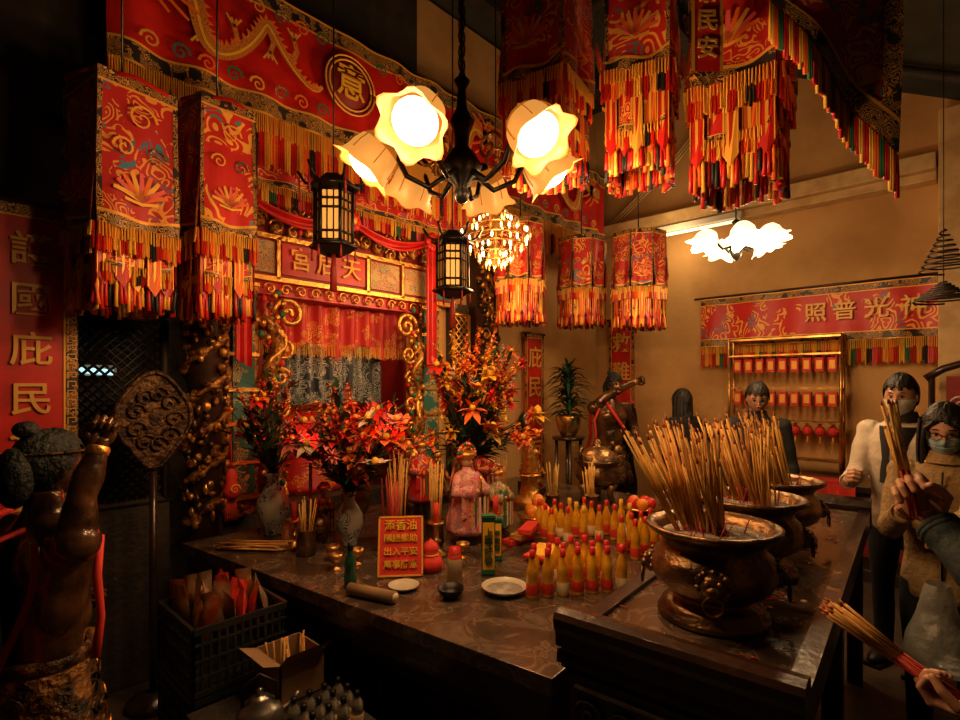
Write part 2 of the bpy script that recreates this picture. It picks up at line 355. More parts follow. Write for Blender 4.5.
for i in range(32):
    c=V((1.46+(i%16)*.12,3.48,2.71+.09*(i//16)+.03*math.sin(i*1.7))); mb.ell(c,(.05,.03,.04),m_carve,su=8,sv=6)
    mb.tube(spiral(c+V((0,-.02,.02)),.055,1.3,V((1 if i%2 else -1,0,0)),UP,16),.010,m_gold,5)
    if i%3==0: mb.ell(c+V((.04,-.03,.03)),(.022,.02,.03),[m_green,m_fred,m_teal][i%9//3],su=7,sv=5)
mb.build('carved_gilt_pediment')
mb=MB(); mb.b2((1.38,3.46,2.36),(3.36,3.58,2.64),m_dred)
for z in(2.36,2.64): mb.b2((1.36,3.43,z-.015),(3.38,3.5,z+.015),m_gold)
for u in(1.4,1.70,2.42,2.76,3.05,3.36): mb.b2((u-.012,3.43,2.36),(u+.012,3.5,2.64),m_gold)
mb.b2((1.43,3.445,2.40),(1.68,3.46,2.61),m_paint); mb.b2((2.45,3.445,2.40),(2.73,3.46,2.61),m_paint); mb.b2((3.07,3.445,2.40),(3.33,3.46,2.61),m_teal); mb.b2((2.79,3.445,2.40),(3.02,3.46,2.61),m_paint)
mb.b2((1.73,3.445,2.40),(2.40,3.46,2.61),m_red)
nb=mb.build('shrine_name_board')
for ch,u in(('宮',1.86),('后',2.06),('天',2.27)): text(ch,(u,3.43,2.505),.165,0,m_fyel,nb)
mb=MB()
for u0,u1 in((1.38,1.58),(2.98,3.2)):
    mb.b2((u0,3.48,.8),(u1,3.58,2.36),m_carve)
    mb.b2((u0+.03,3.465,.95),(u1-.03,3.48,2.28),m_teal)
    for z in(.92,1.15,1.4,1.62,1.85,2.08,2.31): mb.b2((u0,3.455,z-.012),(u1,3.49,z+.012),m_gold)
mb.b2((1.58,3.5,2.26),(2.98,3.58,2.36),m_red)
for i in range(12): mb.tube(spiral((1.66+i*.113,3.48,2.30),.045,1.3,V((1 if i%2 else -1,0,0)),UP,14),.008,m_gold,5)
for sx,u in((1,1.66),(-1,2.9)):
    pts=[V((u+.035*math.sin(t*.9),3.44-.03*math.cos(t*.9),.85+t*.07)) for t in range(19)]
    mb.tube(pts,[.04+.012*(t%2) for t in range(19)],m_carve,8)
    mb.tube([p+V((.05*math.sin(i*1.3),-.03,0)) for i,p in enumerate(pts)],.018,m_gold,6)
    for q,(du,z_,r_) in enumerate(((.11,2.13,.11),(.08,1.90,.08),(.05,1.70,.07),(.06,1.48,.07),(.05,1.28,.07))): mb.tube(spiral((u+sx*du,3.43,z_),r_,1.6,(-sx if q!=2 else sx,0,0),UP if q!=1 else -UP,26),.020 if q==0 else .015,m_gold,6)
    for t in range(60): mb.ell((u+U(-.10,.10),3.42+U(-.02,.02),.88+t*.0235),(.022,.02,.026),[m_gold,m_carve,m_gold,m_fred,m_gold,m_green][t%6],su=7,sv=5)
mb.build('gilt_shrine_frame')
mb=MB()
mb.grid(lambda a,b:V((1.6+1.36*a,3.66+.03*math.sin(a*60),2.25-.28*b-.12*math.sin(a*3*pi)**2*b)),80,4,m_emb2)
fringe(mb,(1.6,3.64),(2.96,3.64),1.96,.09,[m_goldc,m_yel],.014)
mb.grid(lambda a,b:V((1.75+1.06*a,3.78+.02*math.sin(a*70),2.0-.5*b)),90,2,m_curt)
mb.build('shrine_curtain')
mb=MB()
for (ua,ub) in((1.42,2.20),(2.20,2.98)):
    mb.grid(lambda a,b:V((ua+(ub-ua)*a,3.36-.025*math.sin(b*9)-.02,2.86-.07*math.sin(a*pi)-.09*b*(.4+.6*math.sin(a*pi)))),24,10,m_red)
for u in(1.42,2.98):
    mb.grid(lambda a,b:V((u-.05+.10*a,3.36-.02*math.sin(a*14)-.02,2.86-1.05*b-.05*a)),12,10,m_red)
for u in(1.42,2.2,2.98):
    for k in range(8): a=k*pi/4; mb.ell((u+.045*math.cos(a),3.32,2.84+.045*math.sin(a)),(.035,.02,.035),m_red,su=8,sv=6)
    mb.ell((u,3.30,2.84),(.03,.02,.03),m_goldc,su=8,sv=6)
mb.build('red_cloth_swag')
mb=MB(); c=V((2.25,4.08,.8))
mb.lathe(c,[(0.01,0),(.3,0),(.3,.05),(.22,.1),(.26,.3),(.24,.42),(.20,.55),(.12,.66),(.07,.70)],m_emb2,20)
mb.ell(c+V((0,0,.78)),(.075,.08,.1),m_gold); mb.lathe(c+V((0,0,.85)),[(.08,0),(.1,.04),(.09,.1),(.02,.12)],m_gold,16)
for i in range(9): mb.tube([c+V(((i-4)*.02,-.09,.9)),c+V(((i-4)*.022,-.1,.78))],.004,m_gold,4)
mb.tube([c+V((-.2,-.05,.5)),c+V((-.14,-.2,.42)),c+V((0,-.24,.44)),c+V((.14,-.2,.42)),c+V((.2,-.05,.5))],.05,m_emb3,8)
mb.build('seated_deity_statue')
def lattice(mb,u0,u1,v,z0,z1,st,m,fm,w=.012):
    for a,b in(((u0,z0),(u1,z0)),((u1,z0),(u1,z1)),((u1,z1),(u0,z1)),((u0,z1),(u0,z0))): mb.tube([(a[0],v,a[1]),(b[0],v,b[1])],.022,fm,4)
    Wd=u1-u0;H=z1-z0
    k=-H
    while k<Wd:
        for sg in(0,1):
            x0=max(0,k);y0=x0-k; x1=min(Wd,k+H); y1=x1-k
            if x1>x0:
                if sg==0: a=(u0+x0,z0+y0);b=(u0+x1,z0+y1)
                else: a=(u1-x0,z0+y0);b=(u1-x1,z0+y1)
                mb.tube([(a[0],v,a[1]),(b[0],v,b[1])],w*.6,m,4)
        k+=st
mb=MB(); mb.b2((3.39,3.52,0.8),(3.62,3.59,2.4),m_dark); lattice(mb,3.40,3.6,3.5,1.3,2.3,.07,m_gold,m_gold); mb.b2((3.39,3.48,.8),(3.62,3.54,1.28),m_carve); mb.build('gilt_lattice_panel')
mb=MB(); mb.b2((3.66,3.46,1.35),(3.98,3.59,3.0),m_wood)
for i in range(70): mb.ell((3.82+U(-.14,.14),3.45,1.42+i*.022),(U(.025,.05),.03,U(.03,.05)),[m_carve,m_bronze,m_gold,m_wood][i%4],su=8,sv=6)
for i in range(9): mb.tube(spiral((3.82+(.06 if i%2 else -.06),3.42,1.45+.17*i),.07,1.4,(1 if i%2 else -1,0,0),UP,16),.011,m_gold,5)
mb.build('carved_wall_relief')
mb=MB(); lattice(mb,.58,1.0,3.40,1.0,2.02,.05,m_iron,m_woodr); mb.b2((.56,3.38,.0),(1.02,3.44,.98),m_woodr); mb.b2((.56,3.38,2.04),(1.02,3.44,2.12),m_woodr)
mb.build('lattice_screen_door')
mb=MB(); mb.tube([(.62,3.53,1.73),(.78,3.53,1.72)],.016,m_blueglow); mb.b2((.60,3.54,1.70),(.80,3.60,1.76),m_porc); mb.build('window_glow_tube')  # added glowing tube behind the lattice, stands in for a bluish-lit window
mb=MB(); mb.lathe((1.19,3.32,0),[(.11,0),(.13,.05),(.1,.12),(.095,.3),(.095,2.9),(.12,2.95),(.12,3.0)],m_wood,20)
for ph in(0,pi):
    pts=[V((1.19+.11*math.cos(t*.25+ph),3.32+.11*math.sin(t*.25+ph),.85+t*.018)) for t in range(84)]
    mb.tube(pts,[.022+.010*math.sin(t*1.3) for t in range(84)],m_carve,7)
for t in range(150):
    a=U(pi,2*pi+.6); z=.85+t*.0098; mb.ell((1.19+.115*math.cos(a),3.32+.115*math.sin(a),z),(U(.012,.03),U(.012,.03),U(.015,.035)),[m_carve,m_gold,m_carve,m_bronze][t%4],su=7,sv=5)
mb.build('dragon_wrapped_pillar')
mb=MB(); mb.tube([(.86,3.1,0),(.86,3.1,1.25)],.018,m_wood)
mb.lathe((.86,3.1,0),[(.001,0),(.12,0),(.12,.04),(.03,.08)],m_wood,16)
def fan(a,b):
    th=a*2*pi; r=.19*(b)*(1+.07*math.cos(4*th)); return V((.86+r*math.sin(th)*(.85+.12*math.cos(th)),3.08,1.47+r*math.cos(th)*1.2))
mb.grid(fan,36,3,m_fand); mb.tube([fan(i/36,1)for i in range(37)],.013,m_fand,6)
for k in range(9): mb.tube(spiral((.86+.09*math.cos(k*.7),3.07,1.47+.13*math.sin(k*.7)),.05,1.3,(1,0,0),UP,14),.007,m_fand,5)
mb.build('ceremonial_fan')

def couplet(name,c,w,zb,zt,nrm,s,cs,sz,border=.035,meander=False):
    mb=MB(); nrm=V(nrm); right=UP.cross(nrm); c=V(c)
    H=zt-zb
    f=lambda x,z,o: c+right*x+UP*z+nrm*o
    def rect(x0,x1,z0,z1,o,m): mb.add([f(x0,z0,o),f(x1,z0,o),f(x1,z1,o),f(x0,z1,o)],[(0,1,2,3)],m)
    mb.box(c+UP*(zb+zt)/2,(w if abs(nrm.y)>.5 else .012, w if abs(nrm.x)>.5 else .012,H),m_red)
    h=w/2
    for a in((-h,-h+border,zb,zt),(h-border,h,zb,zt),(-h,h,zt-border,zt),(-h,h,zb,zb+border)): rect(*a,.010,m_black)
    for a in((-h+border,-h+border+.008,zb,zt),(h-border-.008,h-border,zb,zt),(-h+border,h-border,zt-border-.008,zt-border)): rect(*a,.012,m_goldc)
    if meander:
        for sx in(-1,1):
            z=zb+.03
            while z<zt-.04:
                x0=sx*(h-border/2); q=border*.32
                mb.ribbon([f(x0-q,z,.014),f(x0-q,z+q*2,.014),f(x0+q,z+q*2,.014),f(x0+q,z+q*.6,.014),f(x0,z+q*.6,.014)],.005,nrm,m_goldc,0); z+=q*2.8
    mb.tube([f(-h-.03,zt+.01,0),f(h+.03,zt+.01,0)],.014,m_wood)
    ob=mb.build(name); yaw=0 if abs(nrm.y)>.5 else -pi/2
    for i,ch in enumerate(s): 
        p=f(0,zt-border-cs*(i+.72),.018); text(ch,p,sz,yaw,m_char,ob)
    return ob
couplet('couplet_banner',(.40,3.3,0),.36,.80,2.50,F,'護國庇民功大',.235,.165,.05,True)
couplet('couplet_banner',(4.67,3.55,0),.34,.62,2.20,F,'庇民天后',.32,.24)
couplet('couplet_banner',(6.02,3.22,0),.34,1.15,2.45,W,'救難',.36,.25)
mb,rt=valance('v',(5.95,2.22),(5.95,-.2),2.58,2.07,.22,W,6,.025,m_emb,False,sp=.013,block=3)
rv=mb.build('embroidered_wall_valance')
for ch,v in(('照',1.13),('普',.90),('光',.66),('神',.40)): text(ch,(5.90,v,2.33),.19,-pi/2,m_char,rv)
mb=MB(); mb.tube([(5.97,2.3,2.6),(5.97,-.25,2.6)],.012,m_wood); mb.build('valance_rod')

# ---------------------------------------------------------------- canopy banners
def canopy(name,cx,cy,r,zt,zb,n=8,em=None,cord=None,s=None,rotz=0.2,cols=None,t1=.46):
    mb=MB(); H=zt-zb; em=em or m_emb; big=t1>.55
    cols=cols or [m_red,m_orange,m_goldc,m_red,m_yel,m_red,m_goldc,m_blk]
    def P(k,rr,z): a=rotz+2*pi*k/n; return V((cx+rr*math.cos(a),cy+rr*math.sin(a),z))
    def tier(rr,z0,z1,m,fl,bm,strips,lot=True):
        for k in range(n):
            a=P(k,rr,0);b=P(k+1,rr,0); mid=(a+b)/2; out=(mid-V((cx,cy,0))).normalized()
            g=lambda x,y,o=0,a=a,b=b,out=out: a+(b-a)*(.01+.98*x)+UP*(z0+(z1-z0)*y-.02*math.sin(x*pi)*y)+out*(o+.022*math.sin(x*9+y*3+k)*y)
            mb.grid(g,12,6,m)
            for t0,t1_ in((0,.06),(.94,1)): mb.grid(lambda x,y:g(t0+(t1_-t0)*x,y,.004),1,6,bm)
            mb.grid(lambda x,y:g(x,y*.07,.005),12,1,bm); mb.grid(lambda x,y:g(x,.92+.08*y,.005),12,1,bm)
            mb.grid(lambda x,y:g(x,.905+.02*y,.007),12,1,m_goldc); mb.grid(lambda x,y:g(x,.075+.014*y,.007),12,1,m_goldc)
            if lot:
                w=(b-a).length; rg_=(b-a).normalized(); hh=min(w*.34,(z0-z1)*.22)
                c=g(.5,.76,.030)
                for q in range(9):
                    an=math.radians(-80+20*q); t=c+rg_*hh*math.sin(an)+UP*hh*.9*math.cos(an)
                    mb.ribbon([c-UP*hh*.15,(c+t)/2+rg_*hh*.12*math.sin(an),t],hh*.22,out,[m_goldc,m_pink,m_orange][q%3])
                mb.ribbon([c-UP*hh*.2-rg_*hh*.6,c-UP*hh*.32,c-UP*hh*.2+rg_*hh*.6],hh*.12,out,m_goldc,0)
                mb.ribbon(spiral(g(.5,.26,.026),hh*.55,1.6,rg_,UP,20),hh*.10,out,m_goldc)
                if big:
                    for q in(-1,1): mb.ribbon(spiral(g(.5+.22*q,.48,.026),hh*.4,1.5,rg_*q,UP,18),hh*.10,out,[m_goldc,m_teal][q>0])
            fringe(mb,a+out*.008,b+out*.008,z1,fl,cols,.010,.009,strips)
            fringe(mb,a+out*.016,b+out*.016,z1,fl*.5,[m_goldc,m_yel],.012,.006,1)
    mb.lathe((cx,cy,zt),[(.01,.04),(r*.5,.03),(r*.9,0),(r*.9,-.02)],m_red,n*2)
    tier(r,zt,zt-t1*H,em,.12*H,m_black,3)
    if big: tier(r*.86,zt-(t1-.03)*H,zt-.80*H,m_emb2,.08*H,m_black,2,False)
    else: tier(r*.84,zt-(t1-.04)*H,zt-(t1+.24)*H,m_emb2,.10*H,m_black,2,False)
    nt=n*(5 if n==4 else 3)
    for k in range(nt):
        if n==4:
            s_=(k//5); f_=((k%5)+.5)/5; a_=P(s_,r*.97,0); b_=P(s_+1,r*.97,0); c=a_.lerp(b_,f_); t=(b_-a_).normalized(); o=V((t.y,-t.x,0)); w=(b_-a_).length/5*.46
            if k%2: c-=o*.02
        else:
            a=rotz+2*pi*(k+.5)/nt; rr=r*(.97 if k%2 else .90); c=V((cx+rr*math.cos(a),cy+rr*math.sin(a),0)); t=V((-math.sin(a),math.cos(a),0)); o=V((math.cos(a),math.sin(a),0)); w=2*pi*rr/nt*.42
        z0=zt-(t1+(.04 if big else .10))*H; z1=zt-(.86 if big else .80)*H+U(-.02,.02)
        m=[m_red,m_orange,m_emb2,m_red,m_goldc][(k*2)%5]
        mb.add([c-t*w+UP*z0,c+t*w+UP*z0,c+t*w*1.05+UP*z1,c+UP*(z1-.05)+o*.01,c-t*w*1.05+UP*z1],[(0,1,2,3,4)],m)
        for q in(-1,1): mb.ribbon([c+o*.004+t*w*q*.85+UP*z0,c+o*.004+t*w*q*.9+UP*z1],w*.16,o,m_goldc,0)
        mb.ribbon([c+o*.005+UP*(z0-.02),c+o*.005+UP*(z0+z1)/2,c+o*.005+UP*z1],w*.5,o,m_goldc if m is not m_goldc else m_red)
        for q in(-.8,-.27,.27,.8):
            p=c+t*w*q+UP*(z1-.02); e=V((p.x,p.y,zb+U(0,.04)))+o*U(-.01,.01); mb.tube([p,p-UP*.02,(p+e)/2,e],[.004,.008,.008,.010],[m_red,m_goldc,m_orange,m_red,m_yel,m_blk,m_red][(k*3+int(q*3))%7],5)
    if cord: mb.tube([(cx,cy,zt+.03),(cx,cy,cord)],.006,m_wood,5)
    ob=mb.build(name)
    return ob
canopy('tiered_temple_banner',.70,3.00,.245,3.05,1.98,4,m_emb3,4.9,rotz=-.62,t1=.64)
canopy('tiered_temple_banner',1.13,2.98,.20,3.12,1.98,4,m_emb,4.9,rotz=-.75,t1=.60)
canopy('tiered_temple_banner',1.96,1.42,.215,3.60,2.55,4,m_emb3,4.6,t1=.60,rotz=-.6)
canopy('tiered_temple_banner',2.13,1.05,.185,3.50,2.50,4,m_emb,4.4,rotz=-.45,t1=.56)
canopy('tiered_temple_banner',2.29,.70,.225,3.45,2.40,4,m_emb2,4.3,t1=.60,rotz=-.7)
canopy('tiered_temple_banner',4.60,2.90,.24,3.10,2.22,8,m_emb,5.0,t1=.58)
canopy('tiered_temple_banner',4.68,2.33,.25,3.06,2.16,8,m_emb3,5.0,t1=.58)
canopy('tiered_temple_banner',3.75,3.00,.22,3.10,2.18,8,m_emb2,5.0,t1=.58)
mb=MB(); d=V((1.93,.70,0)); nn=V((-.73,-.68,0)).normalized(); rr_=UP.cross(nn)
mb.add([d-rr_*.055+UP*2.76,d+rr_*.055+UP*2.76,d+rr_*.055+UP*3.45,d-rr_*.055+UP*3.45],[(0,1,2,3)],m_red)
mb.ribbon([d-rr_*.05+UP*2.76+nn*.003,d-rr_*.05+UP*3.45+nn*.003],.012,nn,m_goldc,0); mb.ribbon([d+rr_*.05+UP*2.76+nn*.003,d+rr_*.05+UP*3.45+nn*.003],.012,nn,m_goldc,0)
mb.add([d-rr_*.055+UP*2.76,d+rr_*.055+UP*2.76,d+UP*2.70],[(0,1,2)],m_black)
mb.tube([d-rr_*.06+UP*3.45,d+rr_*.06+UP*3.45],.006,m_wood,5); mb.tube([d+UP*3.45,V((1.93,.7,4.3))],.003,m_wood,4)
st=mb.build('character_streamer'); yw=math.atan2(nn.x,-nn.y)
for i,ch in enumerate('國泰民安'): text(ch,d+nn*.006+UP*(3.13-.098*i),.080,yw,m_char,st)
mb=MB(); A=V((1.98,.50,3.25)); B=V((2.33,.18,3.25)); C=V((2.27,.21,2.40))
def pen(a,b):
    top=A.lerp(B,a); bot=(V((A.x,A.y,2.95)).lerp(V((C.x,C.y,2.42)),a)); p=top.lerp(bot,b); return p+V((.73,.68,0))*.02*math.sin(a*9+b*2)
mb.grid(pen,14,8,m_emb3)
n4=V((-.73,-.68,0))
mb.grid(lambda a,b:pen(a,.88+.12*b)+n4*.008,14,1,m_black); mb.grid(lambda a,b:pen(.88+.12*a,b)+n4*.008,2,8,m_black)
mb.grid(lambda a,b:pen(a,.86+.02*b)+n4*.010,14,1,m_goldc)
for i in range(60):
    a=i/59; p=pen(a,1); c=[m_yel,m_orange,m_green,m_red,m_yel,m_red][(i//2)%6]; mb.tube([p,p-UP*.07,p-UP*.13+V((0,0,U(-.02,.02)))],[.004,.007,.007],c,4)
mb.tube([A+UP*.01,B+UP*.01],.01,m_wood,6); mb.tube([A.lerp(B,.5)+UP*.01,V((2.15,.34,4.15))],.004,m_wood,4)
mb.build('triangular_pennant')

# ---------------------------------------------------------------- lamps
lights=[]
def point(name,loc,e,col,r=.04,parent=None):
    l=bpy.data.lights.new(name,'POINT'); l.energy=e; l.color=col; l.shadow_soft_size=r
    o=bpy.data.objects.new(name,l); o.location=loc; COL.objects.link(o)
    if parent: setpar(o,parent)
WARM=(1,.54,.22)
def bell(mb,c,rot,s):
    mb.lathe(c,[(.018,.105),(.04,.10),(.068,.082),(.088,.05),(.098,.01),(.100,-.025),(.106,-.05),(.124,-.068),(.128,-.070)],[m_rim,m_rim,m_rim,m_glassglow,m_glassglow,m_glassglow,m_glassglow,m_rim],36,rot,6,.12,s)
    for k in range(6):
        a=2*pi*(k+.5)/6; mb.tube([V(c)+rot@V((r*math.cos(a),r*math.sin(a),z))*s for r,z in((.041,.10),(.070,.083),(.091,.05),(.101,.01),(.104,-.03))],.0028*s,m_rim,4)
    mb.ell(V(c)+rot@V((0,0,-.025))*s,(.084*s,.084*s,.062*s),m_core,rot,20,12)
cx,cy,cz=1.38,1.378,2.50
mb=MB()
mb.lathe((cx,cy,cz-.11),[(.001,-.08),(.02,-.07),(.03,-.04),(.02,-.02),(.06,.02),(.075,.06),(.05,.1),(.025,.13),(.03,.18),(.045,.22),(.02,.27),(.015,.34),(.03,.37),(.001,.4)],m_iron,20)
fw=V((.731,.682,0)); rg=V((.682,-.731,0))
for th in(247,318,12,74,130,182):
    a=math.radians(th); d=rg*math.cos(a)+fw*math.sin(a); base=V((cx,cy,cz-.08)); e=base+d*.27+UP*.12
    mb.tube([base+d*.05,base+d*.12-UP*.05,base+d*.20-UP*.01,base+d*.25+UP*.09,e],[.011,.010,.010,.009,.010],m_iron,8)
    mb.tube(spiral(base+d*.13+UP*.06,.055,1.4,d,UP,20),.006,m_brass,5)
    tilt=align(-(d*.85-UP))
    sc=V(e)-UP*.065+d*.055
    bell(mb,sc,tilt,.88)
    mb.lathe(e+d*.0,[(.001,.03),(.025,.02),(.035,-.01),(.02,-.02)],m_iron,12,tilt)
    lights.append((sc+(d*.85-UP).normalized()*.14,13))
mb.tube([(cx,cy,cz+.25),(cx,cy,4.6)],.007,m_iron,6)
for k in range(20): 
    z=cz+.27+k*.05; mb.tube([V((cx,cy,z))+V((math.cos(t*pi/4)*.016,0,math.sin(t*pi/4)*.03)) if k%2 else V((cx,cy,z))+V((0,math.cos(t*pi/4)*.016,math.sin(t*pi/4)*.03)) for t in range(9)],.004,m_iron,4)
mb.lathe((cx,cy,4.55),[(.001,.1),(.05,.08),(.06,0),(.001,0)],m_iron,12)
ch=mb.build('glass_flower_chandelier')
for p,e in lights: point('bulb_light',p,e,WARM,.05,ch)
cx,cy,cz=3.84,1.20,2.60; mb=MB()
mb.lathe((cx,cy,cz-.06),[(.001,-.05),(.03,-.02),(.045,.03),(.02,.08),(.015,.2),(.03,.22),(.001,.24)],m_iron,16)
L3=[]
for th in(190,255,310,10,90):
    a=math.radians(th); d=rg*math.cos(a)+fw*math.sin(a); b=V((cx,cy,cz)); e=b+d*.20+UP*.07
    mb.tube([b,b+d*.1-UP*.03,b+d*.17+UP*.03,e],.009,m_iron,6)
    mb.lathe(e,[(.02,.02),(.05,.005),(.07,-.03),(.072,-.06),(.085,-.09),(.10,-.105)],m_whiteglow,30,align(-(d*.5-UP)),5,.22)
    mb.ell(e-UP*.05+d*.02,.035,m_core); L3.append(e+d*.06-UP*.16)
mb.tube([(cx,cy,cz+.17),(cx,cy,4.63)],.006,m_iron,5); mb.lathe((cx,cy,4.56),[(.001,.08),(.05,.07),(.06,0),(.001,0)],m_iron,12)
ch=mb.build('white_glass_chandelier')
for p in L3: point('bulb_light',p,11,(1,.62,.30),.05,ch)
cx,cy,cz=2.98,2.62,2.72; mb=MB()
for rr,z,n in((.26,.06,24),(.23,.0,22),(.19,-.05,18),(.13,-.11,14),(.07,-.16,8),(.17,.14,14),(.09,.2,8)):
    ringp=[V((cx+rr*math.cos(2*pi*k/24),cy+rr*math.sin(2*pi*k/24),cz+z+.02)) for k in range(25)]; mb.tube(ringp,.004,m_brass,5)
    for k in range(n):
        a=2*pi*k/n+U(-.1,.1); p=V((cx+rr*math.cos(a),cy+rr*math.sin(a),cz+z)); mb.ell(p-UP*.01,(.009,.009,.022),[m_crystal,m_core,m_rim][k%3],su=6,sv=6); mb.tube([p+UP*.03,p-UP*.05],.003,m_brass,4)
        if k%2: mb.tube([p+UP*.02,V((cx,cy,cz+z+.08))],.003,m_brass,4)
mb.lathe((cx,cy,cz-.2),[(.001,0),(.02,.02),(.03,.1),(.015,.2),(.04,.35),(.02,.45),(.001,.46)],m_brass,12)
mb.tube([(cx,cy,cz+.25),(cx,cy,5.0)],.005,m_iron,5)
ch=mb.build('crystal_chandelier'); point('crystal_light',(cx,cy,cz-.30),24,WARM,.12,ch); point('crystal_light',(cx-.30,cy-.30,cz),20,WARM,.1,ch)
def lantern(name,x,y,z,s,e,top):
    mb=MB(); n=6
    def P(k,r,zz): a=2*pi*k/n+.3; return V((x+r*s*math.cos(a),y+r*s*math.sin(a),z+zz*s))
    for k in range(n):
        zz0,zz1=-.15,.13
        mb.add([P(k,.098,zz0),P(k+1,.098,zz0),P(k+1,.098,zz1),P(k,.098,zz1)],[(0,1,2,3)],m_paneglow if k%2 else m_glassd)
        mb.tube([P(k,.105,zz0-.03),P(k,.105,zz1+.03)],.010*s,m_iron,5)
        for tt in(.33,.67): q0=P(k,.104,0).lerp(P(k+1,.104,0),tt); mb.tube([V((q0.x,q0.y,z+zz0*s)),V((q0.x,q0.y,z+zz1*s))],.005*s,m_iron,4)
        for zz in(-.15,-.10,.03,.08,.13): mb.tube([P(k,.103,zz),P(k+1,.103,zz)],.008*s,m_iron,4)
        mb.tube([P(k,.11,.17),P(k,.16,.19),P(k,.20,.25)],.008*s,m_iron,5)
        mb.tube([P(k,.19,.22),P(k,.19,.08)],[.003*s,.008*s],m_dred,4)
        mb.add([P(k,.14,.16),P(k+1,.14,.16),P(k+1,.06,.23),P(k,.06,.23)],[(0,1,2,3)],m_iron)
        mb.add([P(k,.13,-.17),P(k+1,.13,-.17),P(k+1,.06,-.22),P(k,.06,-.22)],[(0,1,2,3)],m_iron)
        mb.tube([P(k,.14,.16),P(k+1,.14,.16)],.012*s,m_iron,4); mb.tube([P(k,.13,-.17),P(k+1,.13,-.17)],.012*s,m_iron,4)
        mb.tube([P(k,.12,-.17),P(k,.12,-.25)],[.004*s,.009*s],m_dred,4)
    mb.tube([(x,y,z-.2*s),(x,y,z-.30*s),(x,y,z-.42*s)],[.01,.018*s,.022*s],m_dred,8); mb.tube([(x,y,z+.22*s),(x,y,top)],.005,m_iron,5)
    ob=mb.build(name); return ob
lantern('palace_lantern',1.64,2.66,2.60,1.0,1,4.9)
lantern('palace_lantern',2.40,2.48,2.42,.95,1,4.9)

# ---------------------------------------------------------------- altar table
mb=MB(); poly=[(1.27,.90),(3.85,1.09),(3.85,3.13),(1.005,3.13)]
cen=V((2.5,2.0,0))
def sh(k): return [tuple((V((*p,0))*(1-k)+cen*k).xy) for p in poly]
mb.prism(sh(0),.745,.80,m_marble); mb.prism(sh(.01),.69,.745,m_wood); mb.prism(sh(.04),.62,.69,m_wood); mb.prism(sh(.06),.06,.62,m_wood); mb.prism(sh(.03),0,.06,m_wood)
q=sh(.06); a=V((*q[0],0)); b=V((*q[3],0)); nn=V((-1,-.12,0)).normalized()
for i in range(6):
    p0=a.lerp(b,(i+.08)/6)+nn*.006; p1=a.lerp(b,(i+.92)/6)+nn*.006
    pts=[p0+UP*.14,p1+UP*.14,p1+UP*.54,p0+UP*.54,p0+UP*.14]; mb.tube(pts,.010,m_woodr,4)
    c=(p0+p1)/2+UP*.34; mb.tube(spiral(c,.12,1.6,(p1-p0).normalized(),UP,24),.009,m_woodr,5)
mb.build('altar_table',bev=.006)

# ---------------------------------------------------------------- burner table
ang=math.radians(4); Rt=Rz(ang); O=V((1.35,.30,0))
def T(x,y,z): return O+Rt@V((x,y,z))
mb=MB(); LN=2.33; WD=.555
mb.box(T(LN/2,WD/2,.915),(LN,WD,.04),m_marble,Rt)
mb.box(T(LN/2,.0,.90),(LN,.05,.10),m_wood,Rt); mb.box(T(LN/2,WD,.90),(LN,.05,.10),m_wood,Rt)
mb.box(T(LN/2,.02,.81),(LN-.1,.03,.10),m_wood,Rt); mb.box(T(LN/2,WD-.02,.81),(LN-.1,.03,.10),m_wood,Rt)
for x in(.08,LN*.5,LN-.08):
    for y in(.04,WD-.04): mb.box(T(x,y,.43),(.07,.07,.86),m_wood,Rt)
prof=[(-.025,.84),(-.045,.86),(-.04,.895),(-.05,.91),(-.05,.945),(-.06,.965),(-.065,.99),(-.055,1.005),(-.02,1.010),(.02,1.0),(.03,.965),(.02,.94)]
for sx,x0 in((1,0),(-1,LN)):
    vs=[];n=len(prof)
    for y in(-.03,WD+.03):
        for px,pz in prof: vs.append(T(x0+sx*px,y,pz))
    mb.add(vs,[tuple(range(n)),tuple(range(n,2*n))[::-1]]+[(i,(i+1)%n,n+(i+1)%n,n+i) for i in range(n)],m_wood)
mb.box(T(-.02,WD/2-.0,.57),(.035,WD-.02,.54),m_wood,Rt)
for k in range(5):
    mb.tube(spiral(T(-.045,.08+k*.10,.74),.045,1.5,Rt@V((0,1,0)),UP,20),.007,m_woodr,5)
mb.tube([T(-.045,.03,.81),T(-.045,WD-.03,.81)],.008,m_woodr,5); mb.tube([T(-.045,.03,.66),T(-.045,WD-.03,.66)],.008,m_woodr,5)
mb.build('incense_burner_table',bev=.004)
